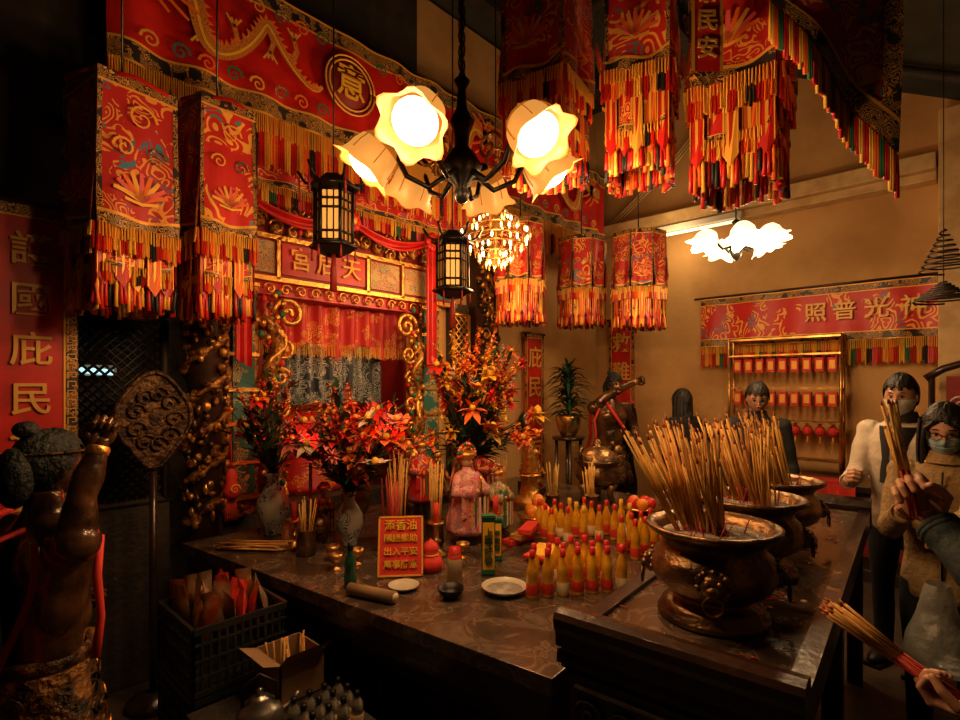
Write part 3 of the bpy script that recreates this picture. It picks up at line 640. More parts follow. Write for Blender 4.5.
def burner(x,y,s,nst,seed,zb=.936):
    random.seed(seed); mb=MB(); c=V((x,y,zb))
    prof=[(.001,0),(.155,0),(.162,.010),(.160,.022),(.145,.03),(.148,.042),(.130,.052),(.112,.06),(.108,.068),(.130,.08),(.165,.105),(.182,.14),(.184,.165),(.172,.195),(.150,.215),(.146,.23),(.160,.25),(.187,.266),(.197,.276),(.196,.285),(.182,.287),(.160,.272),(.150,.252)]
    mb.lathe(c,prof,m_bronze,40,sc=s)
    def ashf(a,b):
        th=a*2*pi; r=.153*s*b; return c+V((r*math.cos(th),r*math.sin(th),(.252+.012*math.cos(b*1.5)+.010*noise.noise(V((r*20*math.cos(th),r*20*math.sin(th),seed))))*s))
    mb.grid(ashf,28,8,m_ash)
    for k in range(4):
        a=math.radians(200+90*k); d=V((math.cos(a),math.sin(a),0)); t=V((-d.y,d.x,0)); p=c+d*.180*s+UP*.15*s
        mb.ell(p,(.024*s,.036*s,.036*s),m_bronze,Rz(a)); mb.ell(p+d*.020*s-UP*.01,(.015*s,.022*s,.016*s),m_bronze,Rz(a))
        for q in(-1,1): mb.ell(p+d*.018*s+t*q*.016*s+UP*.014*s,.007*s,m_brass); mb.ell(p+t*q*.033*s+UP*.023*s,.012*s,m_bronze)
        mb.tube([p+d*.028*s-UP*.02+t*math.sin(w*pi/6)*.026*s+UP*(math.cos(w*pi/6)-1)*.026*s for w in range(13)],.004*s,m_bronze,5)
        for w in range(7): mb.ell(p-d*.005+t*math.sin((w-3)*.6)*.042*s+UP*math.cos((w-3)*.6)*.038*s,.011*s,m_bronze,su=7,sv=5)
    for b in range(7):
        ba=U(0,2*pi); br=U(.01,.10)*s; bd=V((-.16+U(-.12,.12),.17+U(-.12,.12),1))+V((math.cos(ba),math.sin(ba),0))*.08
        for i in range(nst//7):
            p=c+V((br*math.cos(ba)+U(-.030,.030),br*math.sin(ba)+U(-.030,.030),.235*s)); d=(bd+V((U(-.08,.08),U(-.08,.08),0))).normalized()
            L=U(.22,.38); r=U(.0028,.0048)
            mb.tube([p,p+d*L*.12],r*.8,m_stickr,5); mb.tube([p+d*L*.12,p+d*L],r,m_sticky if b%2 else m_stick,5); mb.tube([p+d*L,p+d*(L+.02)],[r,r*.4],m_tip,5)
    for i in range(26):
        a=U(0,6.28); q=U(0,.13)*s; p=c+V((q*math.cos(a),q*math.sin(a),.24*s)); mb.tube([p,p+V((U(-.03,.03),U(-.03,.03),U(.03,.09)))],.0022,m_stickr,4)
    return mb.build('bronze_incense_burner')
burner(*T(.37,.275,0).xy,1.0,84,3)
burner(*T(.89,.28,0).xy,1.0,77,5)
burner(*T(1.44,.28,0).xy,.97,63,9)
random.seed(11)
mb=MB()
for i in range(110):
    x,y=U(.12,2.2),U(.04,.52); 
    if min((V((x,y))-V((q,.285))).length for q in(.37,.89,1.44))<.19: continue
    a=U(0,pi); l=U(.02,.06); p=T(x,y,.939); mb.tube([p,p+V((math.cos(a)*l,math.sin(a)*l,0))],.002,m_stickr,4)
    if i%2: mb.ell(T(x+U(-.03,.03),y+U(-.02,.02),.936),(U(.006,.02),U(.006,.014),.0022),m_ash,Rz(a),8,5)
mb.build('burnt_incense_stubs')

# ---------------------------------------------------------------- flowers etc
def leafp(mb,p,d,l,w,m,droop=.3):
    d=V(d).normalized(); s=d.cross(UP); s=s.normalized() if s.length>.01 else V((1,0,0)); vs=[]
    for t,ww in((0,.15),(.3,.9),(.6,.8),(1,.02)):
        c=V(p)+d*l*t-UP*droop*l*t*t; vs+=[c-s*w*ww/2,c+UP*-.15*w*ww,c+s*w*ww/2]
    mb.add(vs,[(i*3+j,i*3+j+1,i*3+4+j,i*3+3+j) for i in range(3) for j in(0,1)],m,True)
def blossom(mb,p,d,r,m,n=6,cm=None):
    d=V(d).normalized(); A_=align(d)
    for k in range(n):
        a=2*pi*k/n; o=A_@V((math.cos(a),math.sin(a),.5)); leafp(mb,p,o,r,r*.6,m,.25)
    mb.ell(V(p)+d*r*.2,r*.2,cm or m_fyel,su=6,sv=5)
def mum(mb,p,r,m):
    for k in range(26):
        z=1-2*(k+.5)/26; a=k*2.4; q=math.sqrt(1-z*z); d=V((q*math.cos(a),q*math.sin(a),z)); leafp(mb,V(p),d,r,r*.4,m,.1)
def arrangement(mb,base,h,spread,n,fl,lm,bias=V((0,0,0)),nleaf=3,size=.045,spikes=0,lo=.45):
    base=V(base)
    for i in range(n):
        spike=i<spikes
        a=U(0,2*pi); sp=spread*math.sqrt(R()); hh=h*(U(.75,1.05) if spike else U(lo,.9)); e=base+V((sp*math.cos(a),sp*math.sin(a),hh*(1-.2*sp/spread)))+bias*U(.3,1)
        mid=base.lerp(e,.5)+UP*.05*h; mb.tube([base,mid,e],[.004,.003,.002],lm,4)
        d=(e-mid)
        for q in range(nleaf):
            t=U(.2,.95); p=base.lerp(e,t); leafp(mb,p,d.normalized()+V((U(-1,1),U(-1,1),U(-.2,.6))),U(.07,.15),U(.02,.045),lm)
        m=random.choice(fl); k=R()
        if spike:
            for w in range(11):
                p=e-d.normalized()*w*.026+V((U(-.015,.015),U(-.015,.015),0)); blossom(mb,p,V((U(-1,1),U(-1,1),.6)),size*(.45+.04*w),m,5)
        elif k<.3: mum(mb,e,size*.8,m)
        else: blossom(mb,e,V((U(-.6,.2),U(-.9,.1),U(.1,1))),size*U(.9,1.6),m,6)
vprof=[(.001,0),(.05,0),(.055,.01),(.05,.03),(.08,.09),(.10,.16),(.095,.22),(.06,.28),(.038,.32),(.035,.35),(.055,.39),(.05,.39),(.03,.35)]
mb=MB(); mb.lathe((1.42,2.94,.80),vprof,m_porcb,28,sc=.9)
arrangement(mb,(1.42,2.94,1.12),.66,.22,28,[m_fred,m_forg,m_fred,m_dred],m_leafd,nleaf=8,spikes=6); mb.build('porcelain_vase_of_flowers')
mb=MB(); mb.lathe((1.60,2.44,.80),vprof,m_porcb,24,sc=.74)
arrangement(mb,(1.60,2.44,1.07),.62,.32,66,[m_fred,m_fpink,m_forg,m_fred,m_fwht],m_leafd,nleaf=7,size=.06,spikes=8,lo=.22); mb.build('porcelain_vase_of_flowers')
mb=MB(); mb.lathe((2.30,2.26,.80),vprof,m_bronze,24,sc=1.05)
arrangement(mb,(2.30,2.26,1.18),.84,.32,74,[m_fyel,m_forg,m_fred,m_forg,m_forg],m_leafd,bias=V((.08,-.12,0)),nleaf=5,size=.06,spikes=24,lo=.15); mb.build('bronze_vase_of_flowers')
mb=MB(); mb.lathe((1.92,2.85,.80),vprof,m_bronze,24,sc=.95)
arrangement(mb,(1.92,2.85,1.13),.52,.26,40,[m_fred,m_fred,m_fpink,m_forg],m_leafd,nleaf=8,size=.05,spikes=12,lo=.2); mb.build('bronze_vase_of_flowers')
mb=MB(); mb.lathe((2.95,2.80,.80),vprof,m_bronze,24,sc=.95)
arrangement(mb,(2.95,2.80,1.13),.6,.25,36,[m_fyel,m_forg,m_fyel],m_leafd,nleaf=6,size=.055,spikes=8,lo=.2); mb.build('bronze_vase_of_flowers')
mb=MB(); px,py=4.55,3.02
for a in range(4): mb.tube([(px+.13*math.cos(a*pi/2+.7),py+.13*math.sin(a*pi/2+.7),0),(px+.12*math.cos(a*pi/2+.7),py+.12*math.sin(a*pi/2+.7),1.1)],.018,m_wood,6)
mb.lathe((px,py,1.1),[(.001,0),(.16,0),(.16,.03),(.001,.03)],m_wood,20); mb.lathe((px,py,1.13),[(.001,0),(.07,0),(.11,.08),(.13,.2),(.12,.22),(.11,.2),(.001,.19)],m_brass,24)
for i in range(190):
    a=U(0,2*pi); e=U(.0,1.4); leafp(mb,(px,py,1.32+U(0,.50)),V((math.cos(a)*math.cos(e),math.sin(a)*math.cos(e),math.sin(e))),U(.2,.36),.04,m_leafd,.5)
mb.tube([(px,py,1.3),(px,py,1.85)],.012,m_leafd,5)
mb.build('potted_plant')

# ---------------------------------------------------------------- altar objects
Z=.80
def bottle(mb,x,y,z,h,r,liq,cap,lab,wrot=0):
    mb.lathe((x,y,z),[(.001,0),(r,0),(r*1.02,h*.05),(r,h*.3),(r*.90,h*.40),(r,h*.50),(r*.85,h*.62),(r*.42,h*.76),(r*.34,h*.86)],liq,14)
    mb.lathe((x,y,z+h*.82),[(r*.46,0),(r*.49,h*.02),(r*.46,h*.15),(.001,h*.16)],cap,12)
    mb.lathe((x,y,z),[(r*1.03,h*.08),(r*1.04,h*.09),(r*1.03,h*.29),(r*.98,h*.30)],lab,14)
mb=MB(); a0=V((1.70,1.30));b0=V((2.06,1.04)); dn=(b0-a0).normalized(); pn=V((-dn.y,dn.x))
for row,(n,off) in enumerate(((7,0),(6,.075),(4,.16))):
    for i in range(n):
        p=a0+dn*(.064*i+(.03*row if row<2 else .16))+pn*off; bottle(mb,p.x,p.y,Z,.195+U(-.004,.004),.0245,m_oil,m_cap,[m_label,m_label,m_labelw,m_label][(i+row)%4])
mb.build('lamp_oil_bottles')
mb=MB()
for i in range(16):
    p=V((2.34,1.66))+V((.078*(i%6),-.05*(i%6)))+V((.06,.085))*(i//6); bottle(mb,p.x,p.y,Z,.20,.024,m_oil,[m_cap,m_cap,m_fyel][i%3],[m_label,m_labelw][i%2])
mb.build('lamp_oil_bottles')
mb=MB()
for i in range(8):
    p=V((2.42,1.22))+V((.085*(i%4),-.010*(i%4)))+V((.02,.085))*(i//4); bottle(mb,p.x,p.y,Z,.20,.024,m_oil,m_cap,m_label)
mb.build('lamp_oil_bottles')
mb=MB(); c=V((1.48,1.86,Z)); nn=V((-.62,-.72,.3)).normalized(); rt_=UP.cross(nn).normalized(); up_=nn.cross(rt_).normalized()
B_=Matrix((rt_,up_,nn)).transposed()
mb.box(c+up_*.135+nn*0,(.20,.26,.008),m_pred,B_); 
for x0,x1,y0,y1 in((-.1,.1,0,.008),(-.1,.1,.252,.26),(-.1,-.092,0,.26),(.092,.1,0,.26)): mb.box(c+rt_*(x0+x1)/2+up_*((y0+y1)/2+.005)+nn*.005,(x1-x0,y1-y0,.004),m_goldc,B_)
mb.tube([c+up_*.2-nn*.006,V((c.x,c.y,Z+.006))-V((nn.x,nn.y,0))*.13],.006,m_wood,5)
nc=mb.build('red_notice_card'); 
for i,(s,z_) in enumerate((('添香油',.052),('隨緣樂助',.040),('出入平安',.040),('萬事勝意',.040))):
    o=text(s,c+up_*(.222-.056*i)+nn*.008,z_*.95,0,m_fyel,nc); o.rotation_euler=B_.to_euler()
def bowl(name,x,y,r,m,z=Z,h=.4,inner=None):
    mb=MB(); mb.lathe((x,y,z),[(.001,0),(r*.5,0),(r*.55,r*.08),(r*.85,r*h*.5),(r,r*h),(r*.97,r*h),(r*.8,r*h*.5),(r*.5,r*.12),(.001,r*.1)],[m]*6+[inner or m],28); return mb.build(name)
bowl('white_dish',1.41,1.75,.065,m_porc,h=.3); bowl('black_bowl',1.48,1.54,.055,m_iron,h=.75); bowl('offering_plate',1.67,1.42,.095,m_porc,h=.3,inner=m_ash)
mb=MB()
mb.lathe((2.62,1.96,Z),[(.001,0),(.05,0),(.05,.03),(.12,.05),(.13,.06),(.001,.045)],m_brass,24)
for k in range(4): a=k*pi/2; mb.ell((2.62+.05*math.cos(a),1.96+.05*math.sin(a),Z+.085),.04,m_orangef)
mb.ell((2.62,1.96,Z+.145),.04,m_orangef); mb.build('plate_of_oranges')
mb=MB(); mb.lathe((3.25,1.60,Z),[(.001,0),(.05,0),(.05,.03),(.12,.05),(.13,.06),(.001,.045)],m_brass,24)
for k in range(5): a=k*2*pi/5; mb.ell((3.25+.06*math.cos(a),1.60+.06*math.sin(a),Z+.085),.038,m_orangef if k%2 else m_cap)
mb.build('plate_of_fruit')
mb=MB(); mb.lathe((2.99,2.31,Z),[(.001,0),(.12,0),(.12,.05),(.07,.07),(.05,.22),(.08,.24)],m_gold,20)
mb.lathe((2.99,2.31,Z+.22),sum([[(.085-.0075*i,.03*i),(.062-.006*i,.03*i+.015)] for i in range(9)],[])+[(.001,.31)],m_gold,20); mb.build('gilt_offering_tower')
mb=MB(); c=V((3.42,2.02,Z))
for k in range(3): a=2*pi*k/3+.5; d=V((math.cos(a),math.sin(a),0)); mb.tube([c+d*.13,c+d*.10+UP*.07,c+d*.12+UP*.14],[.018,.022,.04],m_bronze,8)
mb.lathe(c+UP*.12,[(.001,0),(.10,.005),(.155,.05),(.165,.1),(.15,.14),(.14,.155),(.17,.18),(.17,.19),(.14,.17),(.001,.16)],m_bronze,28)
for q in(-1,1): mb.tube([c+V((.16*q,0,.25)),c+V((.22*q,0,.3)),c+V((.23*q,0,.38)),c+V((.20*q,0,.42))],.016,m_bronze,6)
mb.lathe(c+UP*.31,[(.14,0),(.12,.05),(.06,.09),(.02,.1),(.03,.13),(.001,.15)],m_bronze,24); mb.build('brass_tripod_censer')
mb=MB(); c=V((1.53,2.62,Z))
for k in range(3): a=2*pi*k/3+.5; d=V((math.cos(a),math.sin(a),0)); mb.tube([c+d*.05,c+d*.04+UP*.03,c+d*.045+UP*.05],[.008,.010,.016],m_bronze,7)
mb.lathe(c+UP*.04,[(.001,0),(.04,.002),(.062,.02),(.064,.045),(.055,.06),(.065,.075),(.055,.07),(.001,.06)],m_bronze,20)
for q in(-1,1): mb.tube([c+V((.06*q,0,.10)),c+V((.085*q,0,.12)),c+V((.08*q,0,.16))],.006,m_bronze,5)
mb.lathe(c+UP*.105,[(.055,0),(.045,.025),(.012,.04),(.016,.06),(.001,.07)],m_bronze,18); mb.build('small_tripod_censer')
def candlestick(x,y,h,red=True):
    mb=MB(); mb.lathe((x,y,Z),[(.001,0),(.06,0),(.06,.012),(.02,.03),(.015,h*.4),(.03,h*.45),(.014,h*.5),(.014,h*.9),(.045,h),(.04,h+.008),(.001,h)],m_brass,18)
    mb.tube([(x,y,Z+h),(x,y,Z+h+.1)],.014,m_pred,10); mb.tube([(x,y,Z+h+.1),(x,y,Z+h+.115)],[.002,.001],m_iron,4); return mb.build('brass_candlestick')
candlestick(1.80,1.98,.16); candlestick(2.07,1.82,.18); candlestick(1.38,2.62,.14)
mb=MB()
for x,y in((1.40,2.28),(1.34,2.16),(1.45,2.15),(1.62,2.00),(1.86,1.85)): mb.lathe((x,y,Z),[(.001,0),(.028,0),(.028,.006),(.008,.014),(.008,.03),(.03,.045),(.034,.075),(.03,.075),(.02,.05),(.001,.045)],m_brass,16)
mb.build('offering_cups')
mb=MB(); bottle(mb,1.27,1.93,Z,.19,.026,m_grn,m_iron,m_grn); mb.build('green_bottle')
mb=MB(); mb.lathe((1.62,1.66,Z),[(.001,0),(.033,0),(.033,.1),(.03,.115),(.026,.12),(.026,.145),(.001,.148)],[m_pred,m_labelw,m_pred,m_brass,m_cap,m_cap],20); mb.build('spice_shaker_tin')
mb=MB(); p=V((1.22,1.86,Z+.026)); d=V((.30,-.95,0)).normalized()
mb.tube([p,p+d*.22],.024,m_card,16); mb.tube([p-d*.003,p+d*.006],.02,m_pred,12); mb.tube([p+d*.21,p+d*.225],.018,m_labelw,12); mb.build('rolled_paper')
def charpack(x,y,h,w,s):
    mb=MB(); mb.box((x,y,Z+h/2),(w,w*.6,h),m_grn,Rz(-.75)); mb.box((x,y,Z+h*.5),(w*.86,w*.62,h*.84),m_fyel,Rz(-.75)); mb.box((x,y,Z+h+.005),(w*1.05,w*.65,.01),m_green,Rz(-.75)); mb.box((x,y,Z+.02),(w*1.05,w*.65,.02),m_green,Rz(-.75)); ob=mb.build('incense_packet')
    n=V((-.68,-.73,0)); text(s,V((x,y,Z+h*.50))+n*(w*.31+.004),w*.66,-.75,m_grn,ob,vertical=True)
charpack(1.77,1.60,.26,.06,'上等好香'); charpack(1.94,1.70,.20,.05,'平安香')
mb=MB(); mb.lathe((1.63,1.83,Z),[(.001,0),(.045,0),(.06,.03),(.05,.06),(.03,.075),(.04,.10),(.03,.125),(.008,.14),(.001,.15)],m_pred,20); mb.tube([(1.63+.033*math.cos(t*.4),1.83+.033*math.sin(t*.4),Z+.076) for t in range(17)],.005,m_goldc,5); mb.build('red_gourd_ornament')
mb=MB()
for i in range(4): mb.box((2.14+U(-.01,.01),1.56+U(-.01,.01),Z+.006+i*.010),(.20,.12,.009),[m_pred,m_fyel][i%2],Rz(U(-.1,.1)+.3))
mb.build('joss_paper_stack')
mb=MB()
for i in range(3): mb.box((2.26+.02*i,1.82-.02*i,Z+.015+i*.03),(.20,.07,.028),[m_pred,m_snack,m_pred][i%3],Rz(.2*i))
mb.build('incense_box_stack',bev=.003)
mb=MB(); 
for i in range(26): a=Rz(U(-.12,.12)-.9); p=V((1.22+U(-.04,.04),2.74+U(-.04,.04),Z+.006+.008*(i//6))); d=a@V((1,0,0)); mb.tube([p-d*.16,p+d*.16],.0045,m_stick,5)
mb.build('loose_incense_bundle')
def holder(x,y,n,h,name='incense_stick_holder',m=m_sticky):
    mb=MB(); mb.lathe((x,y,Z),[(.001,0),(.045,0),(.05,.02),(.045,.12),(.055,.13),(.05,.13),(.04,.11),(.001,.1)],m_bronze,18)
    for i in range(n): a=U(0,6.3); r=U(0,.03); p=V((x+r*math.cos(a),y+r*math.sin(a),Z+.05)); mb.tube([p,p+V((math.cos(a)*.04*U(0,1),math.sin(a)*.04*U(0,1),h*U(.75,1)))],.003,m,4)
    mb.build(name)
holder(1.74,2.20,30,.46); holder(1.90,2.10,22,.42); holder(2.58,2.22,20,.35); holder(3.05,1.85,18,.3); holder(1.36,2.46,12,.24); holder(1.64,2.13,18,.36,m=m_stickr); holder(2.9,2.05,14,.3)
def robed(x,y,h,rm,base=.0):
    mb=MB(); s=h/.4; c=V((x,y,Z+base))
    if base: mb.lathe((x,y,Z),[(.001,0),(.07,0),(.07,.015),(.045,.03),(.045,base-.02),(.07,base-.005),(.001,base)],m_wood,18)
    mb.lathe(c,[(.001,0),(.085,0),(.088,.02),(.07,.10),(.055,.17),(.062,.22),(.05,.25),(.022,.265),(.02,.28)],rm,24,sc=s)
    for q in(-1,1):
        mb.tube([c+V((q*.05,0,.24))*s,c+V((q*.085,-.015,.18))*s,c+V((q*.03,-.07,.18))*s],[.022*s,.026*s,.034*s],rm,10)
        mb.grid(lambda a,b,q=q:c+V((q*(.03+.05*a),-.07+.02*a,.19-.10*b-.02*a))*s,4,4,rm); mb.ell(c+V((q*.012,-.078,.185))*s,.010*s,m_skin)
        mb.grid(lambda a,b,q=q:c+V((q*(.055+.05*b+.01*math.sin(b*6)),.02,.26-.22*b+.03*a))*s,2,8,m_fpink)
        for k in range(4): mb.grid(lambda a,b,q=q,k=k:c+V((q*(.015+.016*k)+.012*a,-.088+.008*k,.16-.15*b))*s,1,3,[m_fwht,m_green,m_goldc,m_fpink][k])
    mb.tube([c+V((0,-.085,.19))*s,c+V((0,-.085,.25))*s],.006*s,m_gold,6)
    mb.ell(c+V((0,0,.305))*s,(.027*s,.029*s,.034*s),m_skin,su=14,sv=10)
    for q in(-1,1): mb.ell(c+V((q*.010,-.027,.309))*s,.003*s,m_iris,su=6,sv=4)
    mb.ell(c+V((0,-.030,.300))*s,.004*s,m_skin,su=6,sv=4); mb.ell(c+V((0,-.0285,.291))*s,(.006*s,.002*s,.002*s),m_lip,su=6,sv=4)
    mb.lathe(c+UP*.322*s,[(.030,-.01),(.036,.0),(.038,.012),(.026,.022),(.001,.03)],m_gold,16,sc=s)
    for rr_k,nn_k in((.052,13),(.036,9)):
        for k in range(nn_k): a=pi*k/(nn_k-1); mb.ell(c+V((rr_k*math.cos(a),.0,.325+rr_k*math.sin(a)))*s,.009*s,[m_fred,m_goldc,m_fpink,m_green][k%4],su=7,sv=5)
    mb.build('robed_deity_figure')
robed(2.06,2.02,.50,m_robe,.06); robed(2.27,1.98,.36,m_robe2,.06); robed(1.66,2.80,.30,m_robe2,.0); robed(2.72,2.50,.42,m_emb2,.08); robed(1.98,2.30,.38,m_emb3,.20)
for x,y,z in((1.88,2.47,1.38),(1.66,2.95,1.30)):
    mb=MB(); mb.lathe((x,y,Z),[(.001,0),(.05,0),(.05,.01),(.012,.03),(.01,z-Z-.04),(.03,z-Z-.035)],m_brass,14); mb.lathe((x,y,z-.04),[(.02,0),(.05,.03),(.06,.07),(.045,.11),(.02,.125)],m_redglow,20,lob=6,amp=.1); mb.lathe((x,y,z+.085),[(.03,0),(.02,.02),(.001,.03)],m_brass,12); ob=mb.build('added_red_lamp'); point('red_light',(x-.1,y-.1,z+.02),1.8,(1,.06,.03),.03,ob)  # extra red lamps added to light the shrine area
def idol(x,y,h):
    mb=MB(); s=h/.4
    mb.box((x,y,Z+.03*s),(.16*s,.13*s,.06*s),m_wood); mb.lathe((x,y,Z+.06*s),[(.075,0),(.08,.04),(.055,.12),(.065,.18),(.045,.22),(.02,.235)],m_carve,14,sc=s)
    mb.ell((x,y,Z+.32*s),(.032*s,.034*s,.042*s),m_gold); mb.lathe((x,y,Z+.345*s),[(.036,0),(.045,.02),(.02,.05),(.001,.06)],m_gold,10,sc=s)
    for q in(-1,1): mb.tube([(x+q*.06*s,y,Z+.25*s),(x+q*.09*s,y-.03*s,Z+.18*s),(x+q*.03*s,y-.08*s,Z+.19*s)],[.022*s,.02*s,.014*s],m_carve,7)
    mb.build('gilt_deity_figurine')
for x,y,h in((2.3,2.75,.42),(2.6,2.85,.38),(2.45,3.0,.45),(3.3,2.5,.36),(3.5,2.7,.4)): idol(x,y,h)
mb=MB(); c=V((1.22,3.02,1.02)); mb.tube([c+UP*.36,c+UP*.16],.004,m_pred,4); mb.lathe(c,[(.001,0),(.04,.01),(.05,.05),(.03,.09),(.035,.12),(.02,.16),(.001,.17)],m_pred,14); mb.ribbon(spiral(c+V((0,-.052,.06)),.03,1.5,(1,0,0),UP,14),.008,(0,-1,0),m_goldc)
for k in range(8): mb.tube([c+V(((k-3.5)*.006,0,.01)),c+V(((k-3.5)*.010,0,-.12))],.003,m_pred,4)
mb.tube([c+UP*.36,V((1.20,3.16,1.40))],.006,m_wood,4)
mb.build('hanging_gourd_charm')
mb=MB(); mb.lathe((3.55,1.5,Z),[(.001,0),(.1,0),(.13,.1),(.12,.1),(.09,.02)],m_card,20)
for i in range(8): leafp(mb,(3.55,1.5,Z+.06),V((U(-1,1),U(-1,1),1.2)),.16,.10,m_porc,.3)
mb.build('tissue_basket')

# ---------------------------------------------------------------- under-table clutter
CX0,CX1,CY0,CY1=.70,1.05,2.06,2.44
def crate(z,full):
    mb=MB(); x0,x1,y0,y1=CX0,CX1,CY0,CY1; h=.25
    mb.b2((x0,y0,z),(x1,y1,z+.012),m_plastic)
    for (a,b) in(((x0,y0),(x1,y0)),((x1,y0),(x1,y1)),((x1,y1),(x0,y1)),((x0,y1),(x0,y0))):
        a=V((*a,0));b=V((*b,0));
        for zz,t in((.012,.02),(.07,.008),(.13,.008),(.19,.008),(h-.012,.024)): mb.box((a+b)/2+UP*(z+zz),(max(abs((b-a).x),.014),max(abs((b-a).y),.014),t),m_plastic)
        n=int((b-a).length/.028)
        for i in range(n+1): mb.box(a.lerp(b,i/n)+UP*(z+h/2),(.010,.010,h-.02),m_plastic)
    ob=mb.build('plastic_crate')
    return ob
for k in range(3): crate(.006+k*.256,k==2)
random.seed(5)
mb=MB()
for i in range(22):
    c=V((CX0+.06+.047*(i%6)+U(-.008,.008),CY0+.08+.085*(i//6),.665)); rot=Rz(U(-.5,.5))@Rx(U(-.35,.35))@Ry(U(-.3,.3))
    ms=[m_snack,m_snack2,m_snack,m_pred,m_snack2,m_card][(i*5)%6]
    def pk(a,b,c=c,rot=rot,s=1): x=(a-.5);z=b-.5; return c+UP*.06+rot@V((s*.020*math.cos(x*pi)*math.cos(z*pi)+.002*math.sin(z*25),x*.085,z*.16+.05))
    mb.grid(lambda a,b:pk(a,b,s=1),6,8,ms); mb.grid(lambda a,b:pk(a,b,s=-1),6,8,ms)
mb.build('snack_packets')
mb=MB(); mb.b2((.66,1.50,.46),(1.10,2.02,.50),m_woodr)
for x in(.69,1.07):
    for y in(1.53,1.99): mb.b2((x-.025,y-.025,0),(x+.025,y+.025,.46),m_woodr)
mb.b2((.69,1.55,.2),(1.07,1.96,.23),m_woodr); mb.build('low_bench',bev=.004)
mb=MB(); x0,x1,y0,y1=.90,1.08,1.81,2.01; z=.50; h=.15
for a,b in(((x0,y0),(x1,y0+.006)),((x0,y1-.006),(x1,y1)),((x0,y0),(x0+.006,y1)),((x1-.006,y0),(x1,y1))): mb.b2((*a,z),(*b,z+h),m_card)
mb.b2((x0,y0,z),(x1,y1,z+.006),m_card)
mb.add([(x0,y0,z+h),(x1,y0,z+h),(x1,y0-.05,z+h+.05),(x0,y0-.05,z+h+.05)],[(0,1,2,3)],m_card); mb.add([(x0,y0,z+h),(x0,y1,z+h),(x0-.06,y1,z+h+.02),(x0-.06,y0,z+h+.02)],[(0,1,2,3)],m_card)
for i in range(14): p=V((.99+U(-.05,.05),1.91+U(-.06,.06),z+.01)); mb.tube([p,p+V((U(-.03,.03),U(-.03,.03),.17))],.004,m_stick,4)
mb.build('cardboard_box')
mb=MB(); k=V((.80,1.75,.50)); mb.lathe(k,[(.001,0),(.06,0),(.075,.02),(.078,.05),(.06,.085),(.035,.1),(.035,.105),(.02,.115),(.008,.12),(.012,.135),(.001,.14)],m_steel,24)
mb.tube([k+V((.06,-.02,.04)),k+V((.10,-.04,.07)),k+V((.115,-.045,.10))],[.016,.011,.008],m_steel,8); mb.tube([k+V((-.05,.02,.09)),k+V((-.045,.02,.15)),k+V((0,0,.185)),k+V((.045,-.02,.15)),k+V((.05,-.02,.09))],.006,m_iron,6); mb.build('kettle')
mb=MB()
for i in range(12): bottle(mb,.88+.055*(i%4)+U(-.004,.004),1.55+.06*(i//4),.50,.11,.022,m_clear,m_iron,m_labelw)
mb.build('small_bottles')

# ---------------------------------------------------------------- shelf with red lanterns (right wall)
mb=MB(); x=5.74; xb=5.88
for y in(.90,1.86): mb.tube([(x,y,.81),(x,y,2.12)],.014,m_brass,6); mb.tube([(xb,y,.81),(xb,y,2.12)],.014,m_brass,6)
for z in(.95,1.3,1.62,1.94,2.1): mb.b2((x-.02,.9,z-.008),(xb,1.86,z+.008),m_brass)
for z in(1.62,1.94):
    for i in range(9):
        y=.97+i*.102; mb.box((5.78,y,z-.10),(.05,.07,.13),m_pred); mb.box((5.753,y,z-.10),(.004,.045,.08),m_goldc)
for i in range(9):
    y=.97+i*.102; mb.ell((5.80,y,1.22),(.045,.045,.05),m_pred); mb.box((5.80,y,1.278),(.03,.03,.015),m_goldc)
    mb.tube([(5.80,y,1.17),(5.80,y,1.1)],[.004,.012],m_goldc,5)
mb.build('votive_lantern_rack')
mb=MB(); mb.b2((5.45,.35,.74),(6.0,2.1,.80),m_wood); mb.b2((5.5,.4,.1),(5.98,2.05,.74),m_wood); mb.b2((5.47,.37,0),(6.0,2.08,.1),m_wood)
for y in(.6,1.0,1.4,1.8): mb.b2((5.485,y-.17,.2),(5.5,y+.17,.66),m_dred)
mb.build('side_altar_cabinet',bev=.005)
mb=MB(); mb.grid(lambda a,b:V((5.44+.01*math.sin(a*30)-.02*b,.75+.7*a,.81-.4*b)),40,4,m_pred); mb.grid(lambda a,b:V((5.44+.25*b,.75+.7*a,.812)),4,2,m_pred)
mb.add([(5.42,1.05,.8),(5.42,1.25,.8),(5.42,1.15,.55)],[(0,1,2)],m_fyel); mb.build('red_altar_cloth')
mb=MB(); 
for q in(.50,1.97): mb.lathe((5.6,q,.80),[(.001,0),(.06,0),(.08,.08),(.05,.14),(.06,.16)],m_brass,16)
mb.build('brass_incense_pots')
mb=MB(); x,y=4.30,.15
for (z,rr,hg) in((2.34,.12,.26),(2.16,.15,.12)):
    n=160; pts=[]
    for i in range(n): t=i/(n-1); a=t*2*pi*8; r=rr*(1-t*.93); pts.append((x+r*math.cos(a),y+r*math.sin(a),z+hg*t))
    mb.tube(pts,.006,m_woodr,5)
mb.tube([(x,y,2.2),(x,y,4.05)],.0025,m_iron,4); mb.build('incense_coil')
mb=MB(); mb.b2((5.15,-.12,.42),(5.6,.3,.47),m_wood)
for a in(5.18,5.57):
    for b in(-.09,.27): mb.tube([(a,b,0),(a,b,.44)],.022,m_wood,6)
for b in(-.09,.27): mb.tube([(5.57,b,.44),(5.62,b,1.0),(5.66,b,1.72)],.022,m_wood,6)
mb.tube([(5.66,.31,1.70),(5.67,.2,1.78),(5.67,.09,1.82),(5.67,-.02,1.78),(5.66,-.13,1.70)],.03,m_wood,8)
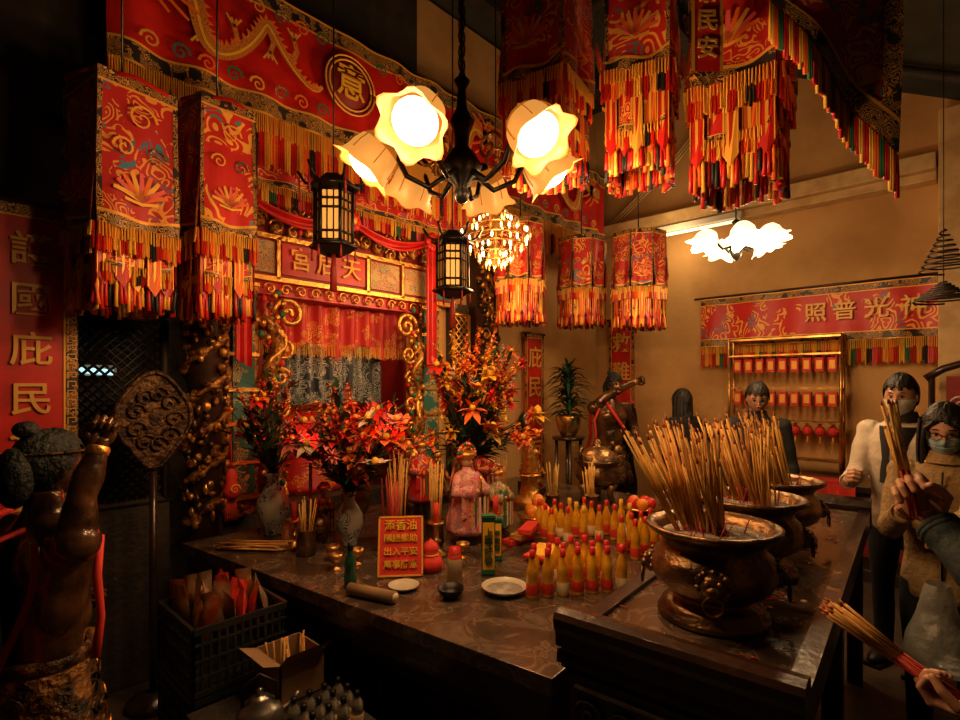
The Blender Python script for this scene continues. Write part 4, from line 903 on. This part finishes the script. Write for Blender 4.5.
mb.b2((5.60,.0,.5),(5.66,.18,1.72),m_dred); mb.tube(spiral((5.6,.09,1.5),.07,1.5,(0,1,0),UP,20),.008,m_porc,5)
mb.build('tall_backed_chair')

# ---------------------------------------------------------------- people
def headpt(d,k=1.0):
    x,y,z=d
    X,Y,Zz=.074*x,.093*y,.116*z
    if z<0:
        t=-z; X*=1-.30*t**1.6; 
        if y<0: Y*=1-.45*t**1.2
        else: Y*=1-.05*t
    if y>0:
        g=lambda cx,cz,sx,sz: math.exp(-((x-cx)/sx)**2-((z-cz)/sz)**2)
        Y+= .022*g(0,-.22,.13,.13)+.010*g(0,-.05,.10,.2)+.006*g(0,-.52,.25,.10)+.008*g(0,-.88,.3,.14)
        Y-= .010*(g(.38,.05,.2,.14)+g(-.38,.05,.2,.14)); Y+=.004*(g(.38,.22,.28,.08)+g(-.38,.22,.28,.08))
        Y+=.004*(g(.5,-.3,.25,.2)+g(-.5,-.3,.25,.2))
    return V((X,Y,Zz))*k
def build_head(c,yaw,par,skin,female=False,mask=None,glasses=False,pitch=0,hair=m_hair,hs=1.0,long=False,extra=None,roll=0):
    rot=Rz(yaw)@Rx(pitch)@Ry(roll); c=V(c); mb=MB(); nu,nv=56,42
    def dirv(i,j): th=2*pi*i/nu; p=pi*j/nv; return (math.sin(p)*math.sin(th),math.sin(p)*math.cos(th),math.cos(p))
    def patch(cond,k,m,off=0,rough=0,topoff=0):
        idx={};vs=[];fs=[];
        def gi(i,j):
            i%=nu
            if (i,j) not in idx:
                d=dirv(i,j); p=headpt(d); q=V(d).normalized()*(off+rough*(math.sin(i*2.6+j*.4)+.6*math.sin(i*1.1-j*.7))+topoff*max(0,d[2])); idx[(i,j)]=len(vs); vs.append(c+rot@((p*k+q)*hs))
            return idx[(i,j)]
        for j in range(nv):
            for i in range(nu):
                d=dirv(i+.5,j+.5)
                if cond(*d): fs.append((gi(i,j),gi(i,j+1),gi(i+1,j+1),gi(i+1,j)))
        mb.add(vs,fs,m,True)
    patch(lambda x,y,z:True,1,skin)
    if female: hc=lambda x,y,z: z>.56-.5*max(0,abs(x-.12)-.1) or (y<.30 and z>-.85) or (abs(x)>.66 and z>-.7)
    else: hc=lambda x,y,z: z>.46+.09*math.sin(x*13+1) or (y<.15 and z>-.10) or (y<-.25 and z>-.6)
    patch(hc,1.04,hair,.008,.0022,.010); patch(lambda x,y,z:hc(x,y,z),1.015,hair,.003)
    if mask: patch(lambda x,y,z: y>.22 and -.93<z<-.06,1.03,mask,.006)
    L=lambda x,y,z:c+rot@(V((x,y,z))*hs)
    if mask:
        for zz in(-.035,-.05): mb.tube([L(-.055,.072,zz),L(-.03,.098,zz),L(0,.108,zz),L(.03,.098,zz),L(.055,.072,zz)],.0012*hs,mask,4)
    for q in(-1,1):
        mb.ell(L(q*.027,.076,.006),(.0125*hs,.009*hs,.0065*hs),m_eye,rot); mb.ell(L(q*.027,.0835,.006),(.0060*hs,.003*hs,.0060*hs),m_iris,rot)
        mb.tube([L(q*.014,.088,.028),L(q*.028,.088,.033),L(q*.043,.079,.028)],[.002,.0030,.0015],hair,5)
        mb.tube([L(q*.014,.085,.011),L(q*.027,.087,.0145),L(q*.040,.080,.010)],.0018,hair,4)
        mb.ell(L(q*.073,-.004,-.008),(.007*hs,.017*hs,.028*hs),skin,rot@Rz(-q*.3)); mb.ell(L(q*.078,.0,-.006),(.004*hs,.010*hs,.018*hs),skin,rot)
        if not mask: mb.ell(L(q*.008,.103,-.032),(.006,.007,.005),skin,rot)
        if mask: mb.tube([L(q*.055,.058,-.03),L(q*.076,.0,.0)],.0012,mask,4)
        if glasses:
            mb.tube([L(q*.029+.021*math.cos(t*pi/8),.103,.004+.017*math.sin(t*pi/8)) for t in range(17)],.0019,m_iron,4); mb.tube([L(q*.05,.10,.008),L(q*.076,.0,.006)],.0013,m_iron,4)
    if glasses: mb.tube([L(-.008,.105,.006),L(0,.107,.009),L(.008,.105,.006)],.0014,m_iron,4)
    if not mask:
        mb.ell(L(0,.090,-.058),(.020,.006,.0045),m_lip,rot); mb.ell(L(0,.089,-.066),(.016,.006,.005),m_lip,rot)
    if long:
        def hg(a,b): t=(a-.5)*pi*1.3; r=.092+.012*math.sin(b*3); return L(math.sin(t)*r,-math.cos(t)*(.087+.01*b)-.002,.06-.32*b)+V((.004*math.sin(a*60),.004*math.cos(a*50),0))
        mb.grid(hg,60,10,hair)
        for q in(-1,1):
            for k in range(5): mb.tube([L(q*.030+q*.01*k,.085-.012*k,.075),L(q*(.066+.004*k),.066-.014*k,.03),L(q*(.078+.003*k),.045-.014*k,-.05),L(q*(.080+.004*k),.04-.014*k,-.16),L(q*(.072+.006*k),.045-.012*k,-.25)],[.006,.009,.010,.010,.004],hair,6)
    return mb.build('head',par)
def remesh(ob,vox,sm=3):
    r=ob.modifiers.new('r','REMESH'); r.mode='VOXEL'; r.voxel_size=vox; r.use_smooth_shade=True
    s=ob.modifiers.new('s','SMOOTH'); s.iterations=sm; s.factor=.5
def build_hand(wrist,fd,pn,side,curls,par,skin,name='hand',fore=None,sc=1.0,thumbc=.8):
    wrist=V(wrist); fd=V(fd).normalized(); pn=V(pn); pn=(pn-fd*pn.dot(fd)).normalized(); ac=fd.cross(pn).normalized()
    if ac.dot(V(side))<0: ac=-ac
    mb=MB(); B=Matrix((ac,fd,pn)).transposed()
    P=lambda a,f,n: wrist+(ac*a+fd*f+pn*n)*sc
    mb.ell(P(0,.048,0),(.040*sc,.050*sc,.015*sc),skin,B,16,10); mb.ell(P(.0,.075,.002),(.038*sc,.022*sc,.013*sc),skin,B,14,8); mb.ell(P(.024,.03,.01),(.018*sc,.030*sc,.014*sc),skin,B)
    mb.tube([P(0,-.03,0),P(0,.03,0)],[.027*sc,.026*sc],skin,12,flat=.75)
    if fore: mb.tube([fore,P(0,-.02,0)],[.036,.027*sc],skin,12)
    for i,(a,f,l) in enumerate(((.029,.086,.072),(.010,.092,.080),(-.010,.089,.075),(-.028,.080,.060))):
        c=curls[i] if hasattr(curls,'__len__') else curls; p=P(a,f,0); pts=[P(a*.9,f-.03,0),p]; d0=0
        for s,(fr,k) in enumerate(((.42,.9),(.33,1.1),(.25,.7))):
            d0+=c*k; dd=fd*math.cos(d0)+pn*math.sin(d0)+ac*(a*1.2 if c<.4 else 0); p=p+dd.normalized()*l*fr*sc; pts.append(p)
        mb.tube(pts,[.010*sc,.0098*sc,.0090*sc,.0082*sc,.0070*sc],skin,10); mb.ell(pts[-1],.0072*sc,skin)
        mb.ell(pts[1],.0105*sc,skin)
    t0=P(.022,.018,.006); d1=(ac*.75+fd*.65+pn*.35).normalized(); t1=t0+d1*.042*sc; d2=(ac*(.5-.7*thumbc)+fd*.75+pn*.75*thumbc).normalized(); t2=t1+d2*.032*sc; d3=(d2+pn*.3*thumbc-ac*.4*thumbc).normalized(); t3=t2+d3*.025*sc
    mb.tube([t0,t1,t2,t3],[.015*sc,.0115*sc,.010*sc,.008*sc],skin,10); mb.ell(t3,.008*sc,skin)
    ob=mb.build(name,par); remesh(ob,.0028,2); return ob
def person(name,pos,yaw,H,cloth,skin,female=False,hands=None,mask=None,glasses=False,headyaw=0,pitch=0,long=False,curl=.35,shell=None,sc=1.0,roll=0,hside=None,vest=None):
    x,y=pos; par=empty(name,(x,y,0)); rot=Rz(yaw); s=H/1.7
    L=lambda a,f,z: V((x,y,0))+rot@V((a*s,f*s,z*s))
    fdir=rot@V((0,1,0)); rdir=rot@V((1,0,0))
    mb=MB(); w=.92 if female else 1.0
    lev=[(.80,.165,.115,0),(.88,.170,.118,0),(1.0,.152,.105,.0),(1.10,.158,.108,.005),(1.22,.176*w,.12,.008),(1.32,.185*w,.115,0),(1.385,.165*w,.095,-.01),(1.43,.10,.07,-.012),(1.47,.062,.060,-.005)]
    vs=[];n=24
    for z,rx,ry,fy in lev:
        for k in range(n): a=2*pi*k/n; vs.append(L(rx*math.cos(a),ry*math.sin(a)+fy,z))
    m=len(lev); fs=[(i*n+k,i*n+(k+1)%n,(i+1)*n+(k+1)%n,(i+1)*n+k) for i in range(m-1) for k in range(n)]+[tuple(range(n))[::-1],tuple((m-1)*n+k for k in range(n))]
    mb.add(vs,fs,cloth,True)
    hs=hands or {}
    hinfo=[]
    for q,key in((-1,'L'),(1,'R')):
        S=L(q*.175*w,-.005,1.375)
        if key in hs:
            Wp=V(hs[key]['w'])
        else: Wp=L(q*.25,.06,.84)
        l1,l2=.29*s,.26*s; D=Wp-S; dl=min(D.length,l1+l2-.005)
        if D.length>l1+l2: l1*=D.length/(dl)*1.003; l2*=D.length/dl*1.003; dl=D.length
        dn=D.normalized(); aa=(l1*l1-l2*l2+dl*dl)/(2*dl); hh=math.sqrt(max(l1*l1-aa*aa,1e-6))
        pole=(hs[key].get('pole') if key in hs else None) or (rdir*q*.35-UP*1-fdir*.6); pole=V(pole); pole=(pole-dn*pole.dot(dn)).normalized()
        E=S+dn*aa+pole*hh
        def wr(i): return 1+.07*math.sin(i*2.1+q)
        pts=[S-rdir*q*.04*s]+[S.lerp(E,t) for t in(0,.2,.4,.6,.8)]+[E]+[E.lerp(Wp,t) for t in(.15,.3,.45,.6,.75,.93)]
        rd=[.062,.065,.062,.060,.057,.055,.055,.055,.052,.050,.048,.046,.042]
        mb.tube(pts,[r_*s*wr(i) for i,r_ in enumerate(rd)],cloth,14); mb.ell(S,.066*s,cloth); mb.ell(E,.056*s,cloth)
        hinfo.append((key,q,E,Wp))
    ob=mb.build('jacket',par); remesh(ob,.010,2)
    mb=MB()
    for key,q,E,Wp in hinfo:
        d=(Wp-E).normalized()
        for t in(.90,.94): p=E.lerp(Wp,t); mb.lathe(p,[(.040*s,-.008),(.045*s,-.004),(.045*s,.004),(.040*s,.008)],cloth,16,align(d))
    mb.lathe(L(0,-.008,1.435),[(.088*s,0),(.074*s,.03*s),(.066*s,.06*s),(.060*s,.058*s),(.062*s,.02*s)],shell or cloth,24,rot)
    mb.tube([L(0,.112,1.40),L(0,.128,1.30),L(0,.130,1.2),L(0,.118,1.05),L(0,.125,.85)],.005*s,shell or m_iron,5)
    if vest:
        for q in(-1,1): mb.grid(lambda a,b,q=q:L(q*(.02+.075*a),.1265-.055*a*a+.008-.018*max(0,b-.8)*5-.012*abs(b-.35),1.08+.33*b),6,8,vest)
    mb.build('collar_and_cuffs',par)
    mb=MB()
    for q in(-1,1):
        mb.tube([L(q*.085,0,.88),L(q*.09,.005,.70),L(q*.095,.012,.48),L(q*.095,-.005,.28),L(q*.095,-.01,.09)],[.088*s,.082*s,.058*s,.055*s,.045*s],m_jean,14)
    mb.ell(L(0,0,.86),(.155*s,.11*s,.09*s),m_jean,rot); ob=mb.build('trousers',par); remesh(ob,.012,3)
    mb=MB()
    for q in(-1,1): mb.ell(L(q*.095,.045,.04),(.048*s,.13*s,.04*s),m_shoe,rot); mb.box(L(q*.095,.045,.012),(.085*s,.24*s,.022*s),m_shoe,rot)
    mb.build('shoes',par)
    mb=MB(); mb.tube([L(0,-.012,1.41),L(0,-.004,1.47),L(0,.008,1.54)],[.056*s,.052*s,.054*s],skin,16); mb.build('neck',par)
    build_head(L(0,.02,1.585),yaw+headyaw,par,skin,female,mask,glasses,pitch,long=long,hs=s*1.0,roll=roll)
    for key,q,E,Wp in hinfo:
        h=hs.get(key,{})
        fd=V(h['f']) if 'f' in h else (Wp-E); pn=V(h['p']) if 'p' in h else -rdir*q
        sd=V(h['s']) if 's' in h else fdir
        build_hand(Wp,fd,pn,sd,h.get('c',curl),par,skin,'hand',sc=s)
    return par
def sticks(name,p,d,n,L,rad=.012,back=.1,m=m_sticky,r=.0034,par=None,fan_=.05,rl=.2):
    mb=MB(); p=V(p); d=V(d).normalized(); A_=align(d)
    for i in range(n):
        a=U(0,6.3); q=rad*math.sqrt(R()); o=A_@V((q*math.cos(a),q*math.sin(a),0)); dd=(d+A_@V((U(-fan_,fan_),U(-fan_,fan_),0))).normalized(); l=L*U(.85,1)
        mb.tube([p+o-dd*back,p+o+dd*l*rl],r*.7,m_stickr,5); mb.tube([p+o+dd*l*rl,p+o+dd*l],r,m,5); mb.tube([p+o+dd*l,p+o+dd*(l+.012)],[r,r*.5],m_tip,5)
    return mb.build(name,par)
def yawto(d): return math.atan2(-d[0],d[1])
h1=V((1.615,.075,1.335)); f1=V((-.05,.45,.85))
h2=V((1.44,-.02,1.00))
person('worshipper',(1.42,-.24),yawto((.10,1)),1.70,m_navy,m_skin2,hands={
  'R':dict(w=h1,f=f1,p=(-.95,.1,.2),s=(-.2,-.6,.7),c=[.95,1.0,1.05,1.1],pole=(-.7,.35,-1)),
  'L':dict(w=h2,f=(.10,1,.05),p=(0,0,1),s=(-1,.2,0),c=[1.0,1.05,1.1,1.1],pole=(-.5,-.5,-1))})
g1=h1+f1.normalized()*.085+V((-.95,.1,.2)).normalized()*.026
sticks('handheld_incense_sticks',g1,(-.04,.20,1.0),8,.20,.009,.07,fan_=.10)
g2=h2+V((.10,1,.05)).normalized()*.085+UP*.027
sticks('handheld_incense_bundle',g2,(.02,.62,.34),34,.22,.016,.09,m_stick,fan_=.09,r=.0036,rl=.35)
mb=MB(); bx=V((2.44,.10,.66))
def bag(a,b):
    th=a*2*pi; r=.125*(1-.55*b**2)*(.75+.25*math.sin(pi*min(1,b*1.3+.2))); n_=1+.12*noise.noise(V((math.cos(th)*2,math.sin(th)*2,b*5)))
    if b==0: r=.03
    return bx+V((r*n_*math.cos(th),r*n_*.8*math.sin(th),.30*b))
mb.grid(bag,36,14,m_bag)
for q in(-1,1): mb.ribbon([bx+V((.04*q,0,.29)),bx+V((.045*q,0,.34)),bx+V((.02*q,0,.38)),bx+V((0,0,.41))],.02,(0,-1,0),m_bag,0)
mb.build('plastic_carrier_bag')
person('woman_in_blue_mask',(3.04,.10),yawto((-.85,.05)),1.56,m_tan,m_skin,female=True,mask=m_maskb,glasses=True,headyaw=.05,pitch=-.25,long=True,hands={
  'R':dict(w=(2.72,.22,1.14),f=(-.6,.1,.5),p=(0,-1,.2),s=(0,0,1),c=.9),'L':dict(w=(2.52,.10,1.09),f=(-1,0,-.1),p=(0,0,1),s=(0,1,0),c=1.1)})
sticks('handheld_incense_sticks',(2.67,.20,1.20),(-.20,.16,1),12,.30,.012,.08,fan_=.09)
person('man_in_white_mask',(3.97,.32),yawto((-.9,.25)),1.70,m_cream,m_skin,mask=m_maskw,headyaw=.1,pitch=-.12,shell=m_blackc,vest=m_blackc,hands={
  'R':dict(w=(3.66,.54,1.10),f=(-.5,-.1,.3),p=(0,-1,0),s=(-.3,0,1),c=.9)})
person('man_in_dark_coat',(4.38,1.22),yawto((-.8,-.3)),1.66,m_blackc,m_skin,glasses=True,pitch=-.3)
person('long_haired_woman',(4.98,2.02),yawto((.3,.9)),1.60,m_blackc,m_skin,female=True,long=True)

# ---------------------------------------------------------------- guardian statues
def guardian(name,pos,yaw,s,zoff,hand,ped,elb=(.3,.1,0),hy=0,lift=0,palm=None,skirt=1.0,arm=1.0):
    x,y=pos; par=empty(name,(x,y,0)); rot=Rz(yaw)
    L=lambda a,f,z: V((x,y,zoff))+rot@V((a*s,f*s,z*s))
    mb=MB(); mb.prism([tuple(L(a,f,0).xy) for a,f in((-.3,-.25),(.3,-.25),(.3,.25),(-.3,.25))],0,max(zoff-.001,.05),m_wood); mb.build('pedestal',par)
    mb=MB(); lev=[(.74,.16,.13),(.90,.15,.12),(1.05,.17,.13),(1.20,.205,.145),(1.32,.215,.135),(1.40,.15,.10),(1.46,.075,.075),(1.54,.06,.06)]
    vs=[];n=24
    for z,rx,ry in lev:
        for k in range(n): a=2*pi*k/n; vs.append(L(rx*math.cos(a),ry*math.sin(a)*(1 if math.sin(a)>0 else 1-.18*math.exp(-(math.cos(a)/.22)**2)),z))
    m=len(lev); mb.add(vs,[(i*n+k,i*n+(k+1)%n,(i+1)*n+(k+1)%n,(i+1)*n+k) for i in range(m-1) for k in range(n)]+[tuple(range(n))[::-1],tuple((m-1)*n+k for k in range(n))],m_statue,True)
    for q in(-1,1): mb.ell(L(q*.085,.10,1.26),(.085*s,.05*s,.06*s),m_statue,rot); mb.ell(L(q*.10,-.10,1.28),(.08*s,.05*s,.10*s),m_statue,rot); mb.ell(L(q*.15,-.02,1.12),(.05*s,.08*s,.12*s),m_statue,rot)
    mb.ell(L(0,.09,1.03),(.12*s,.06*s,.12*s),m_statue,rot)
    W_=V(hand); S=L(.22,0,1.36); D=W_-S; E=S+D*.48+(rot@V(elb))*s
    mb.tube([L(.12,0,1.35),S,S.lerp(E,.5),E,E.lerp(W_,.4),W_],[.075*s,.078*s,.066*s*arm,.050*s*arm,.056*s*arm,.034*s],m_statue,16); mb.ell(S,.085*s,m_statue)
    S=L(-.20,0,1.37); E2=L(-.32,.02,1.10); W2=L(-.2,.2,1.02)
    mb.tube([L(-.12,0,1.36),S,S.lerp(E2,.5),E2,E2.lerp(W2,.5),W2],[.07*s,.078*s,.068*s,.055*s,.055*s,.036*s],m_statue,14)
    ob=mb.build('torso_and_arms',par); remesh(ob,.009*s+.001,2)
    dd=(W_-E).normalized()
    build_hand(W_,dd,V(palm) if palm else rot@V((-.4,.9,0)),rot@V((-1,0,0)),[1.25,1.3,1.3,1.25],par,m_statue,'fist',sc=1.15*s,thumbc=1.3)
    mb=MB(); mb.lathe(W_-dd*.01,[(.036*s,-.02*s),(.042*s,-.01*s),(.042*s,.01*s),(.036*s,.02*s)],m_gold,16,align(dd)); mb.build('bracelet',par)
    build_hand(W2,(W2-E2),rot@V((1,0,0)),UP,[1.2,1.2,1.2,1.2],par,m_statue,'fist',sc=1.15*s,thumbc=1.2)
    build_head(L(-.03,.04,1.63),yaw+hy,par,m_statue,hair=m_sdark,hs=s*1.12)
    mb=MB(); hc_=L(-.03,.015,1.66)
    mb.ell(hc_,(.098*s,.118*s,.125*s),m_sdark,rot,20,12); mb.ell(L(-.03,-.09,1.60),(.085*s,.06*s,.12*s),m_sdark,rot,14,9); mb.ell(L(-.03,-.05,1.785),(.045*s,.045*s,.035*s),m_sdark,rot)
    mb.tube([L(-.03+.099*math.cos(t*pi/12),.03+.124*math.sin(t*pi/12),1.69) for t in range(25)],.006*s,m_fand,5)
    mb.build('bound_hair',par)
    mb=MB(); k_=skirt
    mb.lathe(L(0,0,0),[(.175*k_,.86),(.195*k_,.82),(.215*k_,.72),(.25*k_,.58),(.27*k_,.46),(.25*k_,.46)],m_statuem,28,rot,10,.06,s)
    mb.lathe(L(0,0,.0),[(.155*k_,.84),(.178*k_,.85),(.182*k_,.90),(.16*k_,.91)],m_fand,28,rot,sc=s)
    mb.ell(L(0,.17,.87),(.06*s,.03*s,.05*s),m_gold,rot)
    for q in(-1,1):
        mb.tube([L(q*.11,0,.8),L(q*.13,.03,.45),L(q*.13,0,.12)],[.10*s,.08*s,.065*s],m_statuem,12); mb.ell(L(q*.13,.07,.05),(.06*s,.15*s,.05*s),m_sdark,rot)
    for row in range(3):
        for k in range(12):
            a=(k+.5*row)*2*pi/12; rr=(.21+.022*row)*k_; mb.tube(spiral(L(rr*math.cos(a),rr*math.sin(a),.76-.12*row),.048*s,1.3,rot@V((-math.sin(a),math.cos(a),0)),UP,14),.006*s,m_fand if (k+row)%3 else m_gold,4)
    mb.build('armour_skirt',par)
    mb=MB()
    mb.grid(lambda a,b:L(-.30+.34*a,-.19-.07*b-.03*math.sin(a*11),1.40-1.1*b),24,10,m_blackc)
    mb.grid(lambda a,b:L(-.30-.03*math.sin(b*9),-.19+.26*a,1.40-1.1*b-.05*a),8,10,m_blackc)
    for q in(-.30,.04): mb.tube([L(q,.02,1.43),L(q*1.0,-.20,1.38),L(q*1.0,-.25,1.0),L(q*1.0,-.28,.5),L(q*1.0,-.26,.3)],.013*s,m_pred,6)
    mb.grid(lambda a,b:L(.16+.05*a+.02*math.sin(b*7),-.12+.02*math.sin(b*5)-.14*b,1.38-.62*b),3,12,m_pred)
    mb.tube([L(.1,.05,1.45),L(.05,.17,1.3),L(-.1,.17,1.1),L(-.19,.08,1.0)],.02*s,m_pred,6)
    mb.tube([L(.20,.10,1.36),L(.245,.06,1.22),L(.235,.08,1.05),L(.25,.05,.90)],[.012*s,.016*s,.014*s,.018*s],m_pred,6)
    mb.build('cape_and_ribbons',par)
    return par
guardian('guardian_statue',(.30,2.19),yawto((.80,.25)),.80,.08,(.415,2.05,1.45),1,elb=(.0,-.02,0),palm=(-.35,-.9,0),skirt=.85)
guardian('guardian_statue',(4.68,2.62),yawto((-.5,-.8)),.80,.34,(4.88,2.46,1.68),1,elb=(.14,.08,0))

# ---------------------------------------------------------------- light
point('sanctum_fill_light',(2.25,3.70,2.15),10,(1,.45,.15),.05)  # added warm fill light inside the shrine, no fixture modelled
w=bpy.data.worlds.new('w'); scene.world=w; w.use_nodes=True
w.node_tree.nodes['Background'].inputs[0].default_value=(.10,.16,.13,1); w.node_tree.nodes['Background'].inputs[1].default_value=.07
point('tube_light',(5.60,2.4,3.25),14,(1,.68,.34),.2)

cam=bpy.data.cameras.new('camera'); cam.lens=20; cam.sensor_width=36; cam.shift_y=.026; cam.clip_start=.05
co=bpy.data.objects.new('camera',cam); co.location=(0,0,1.65); co.rotation_euler=(math.radians(90),0,math.radians(-47)); COL.objects.link(co); scene.camera=co
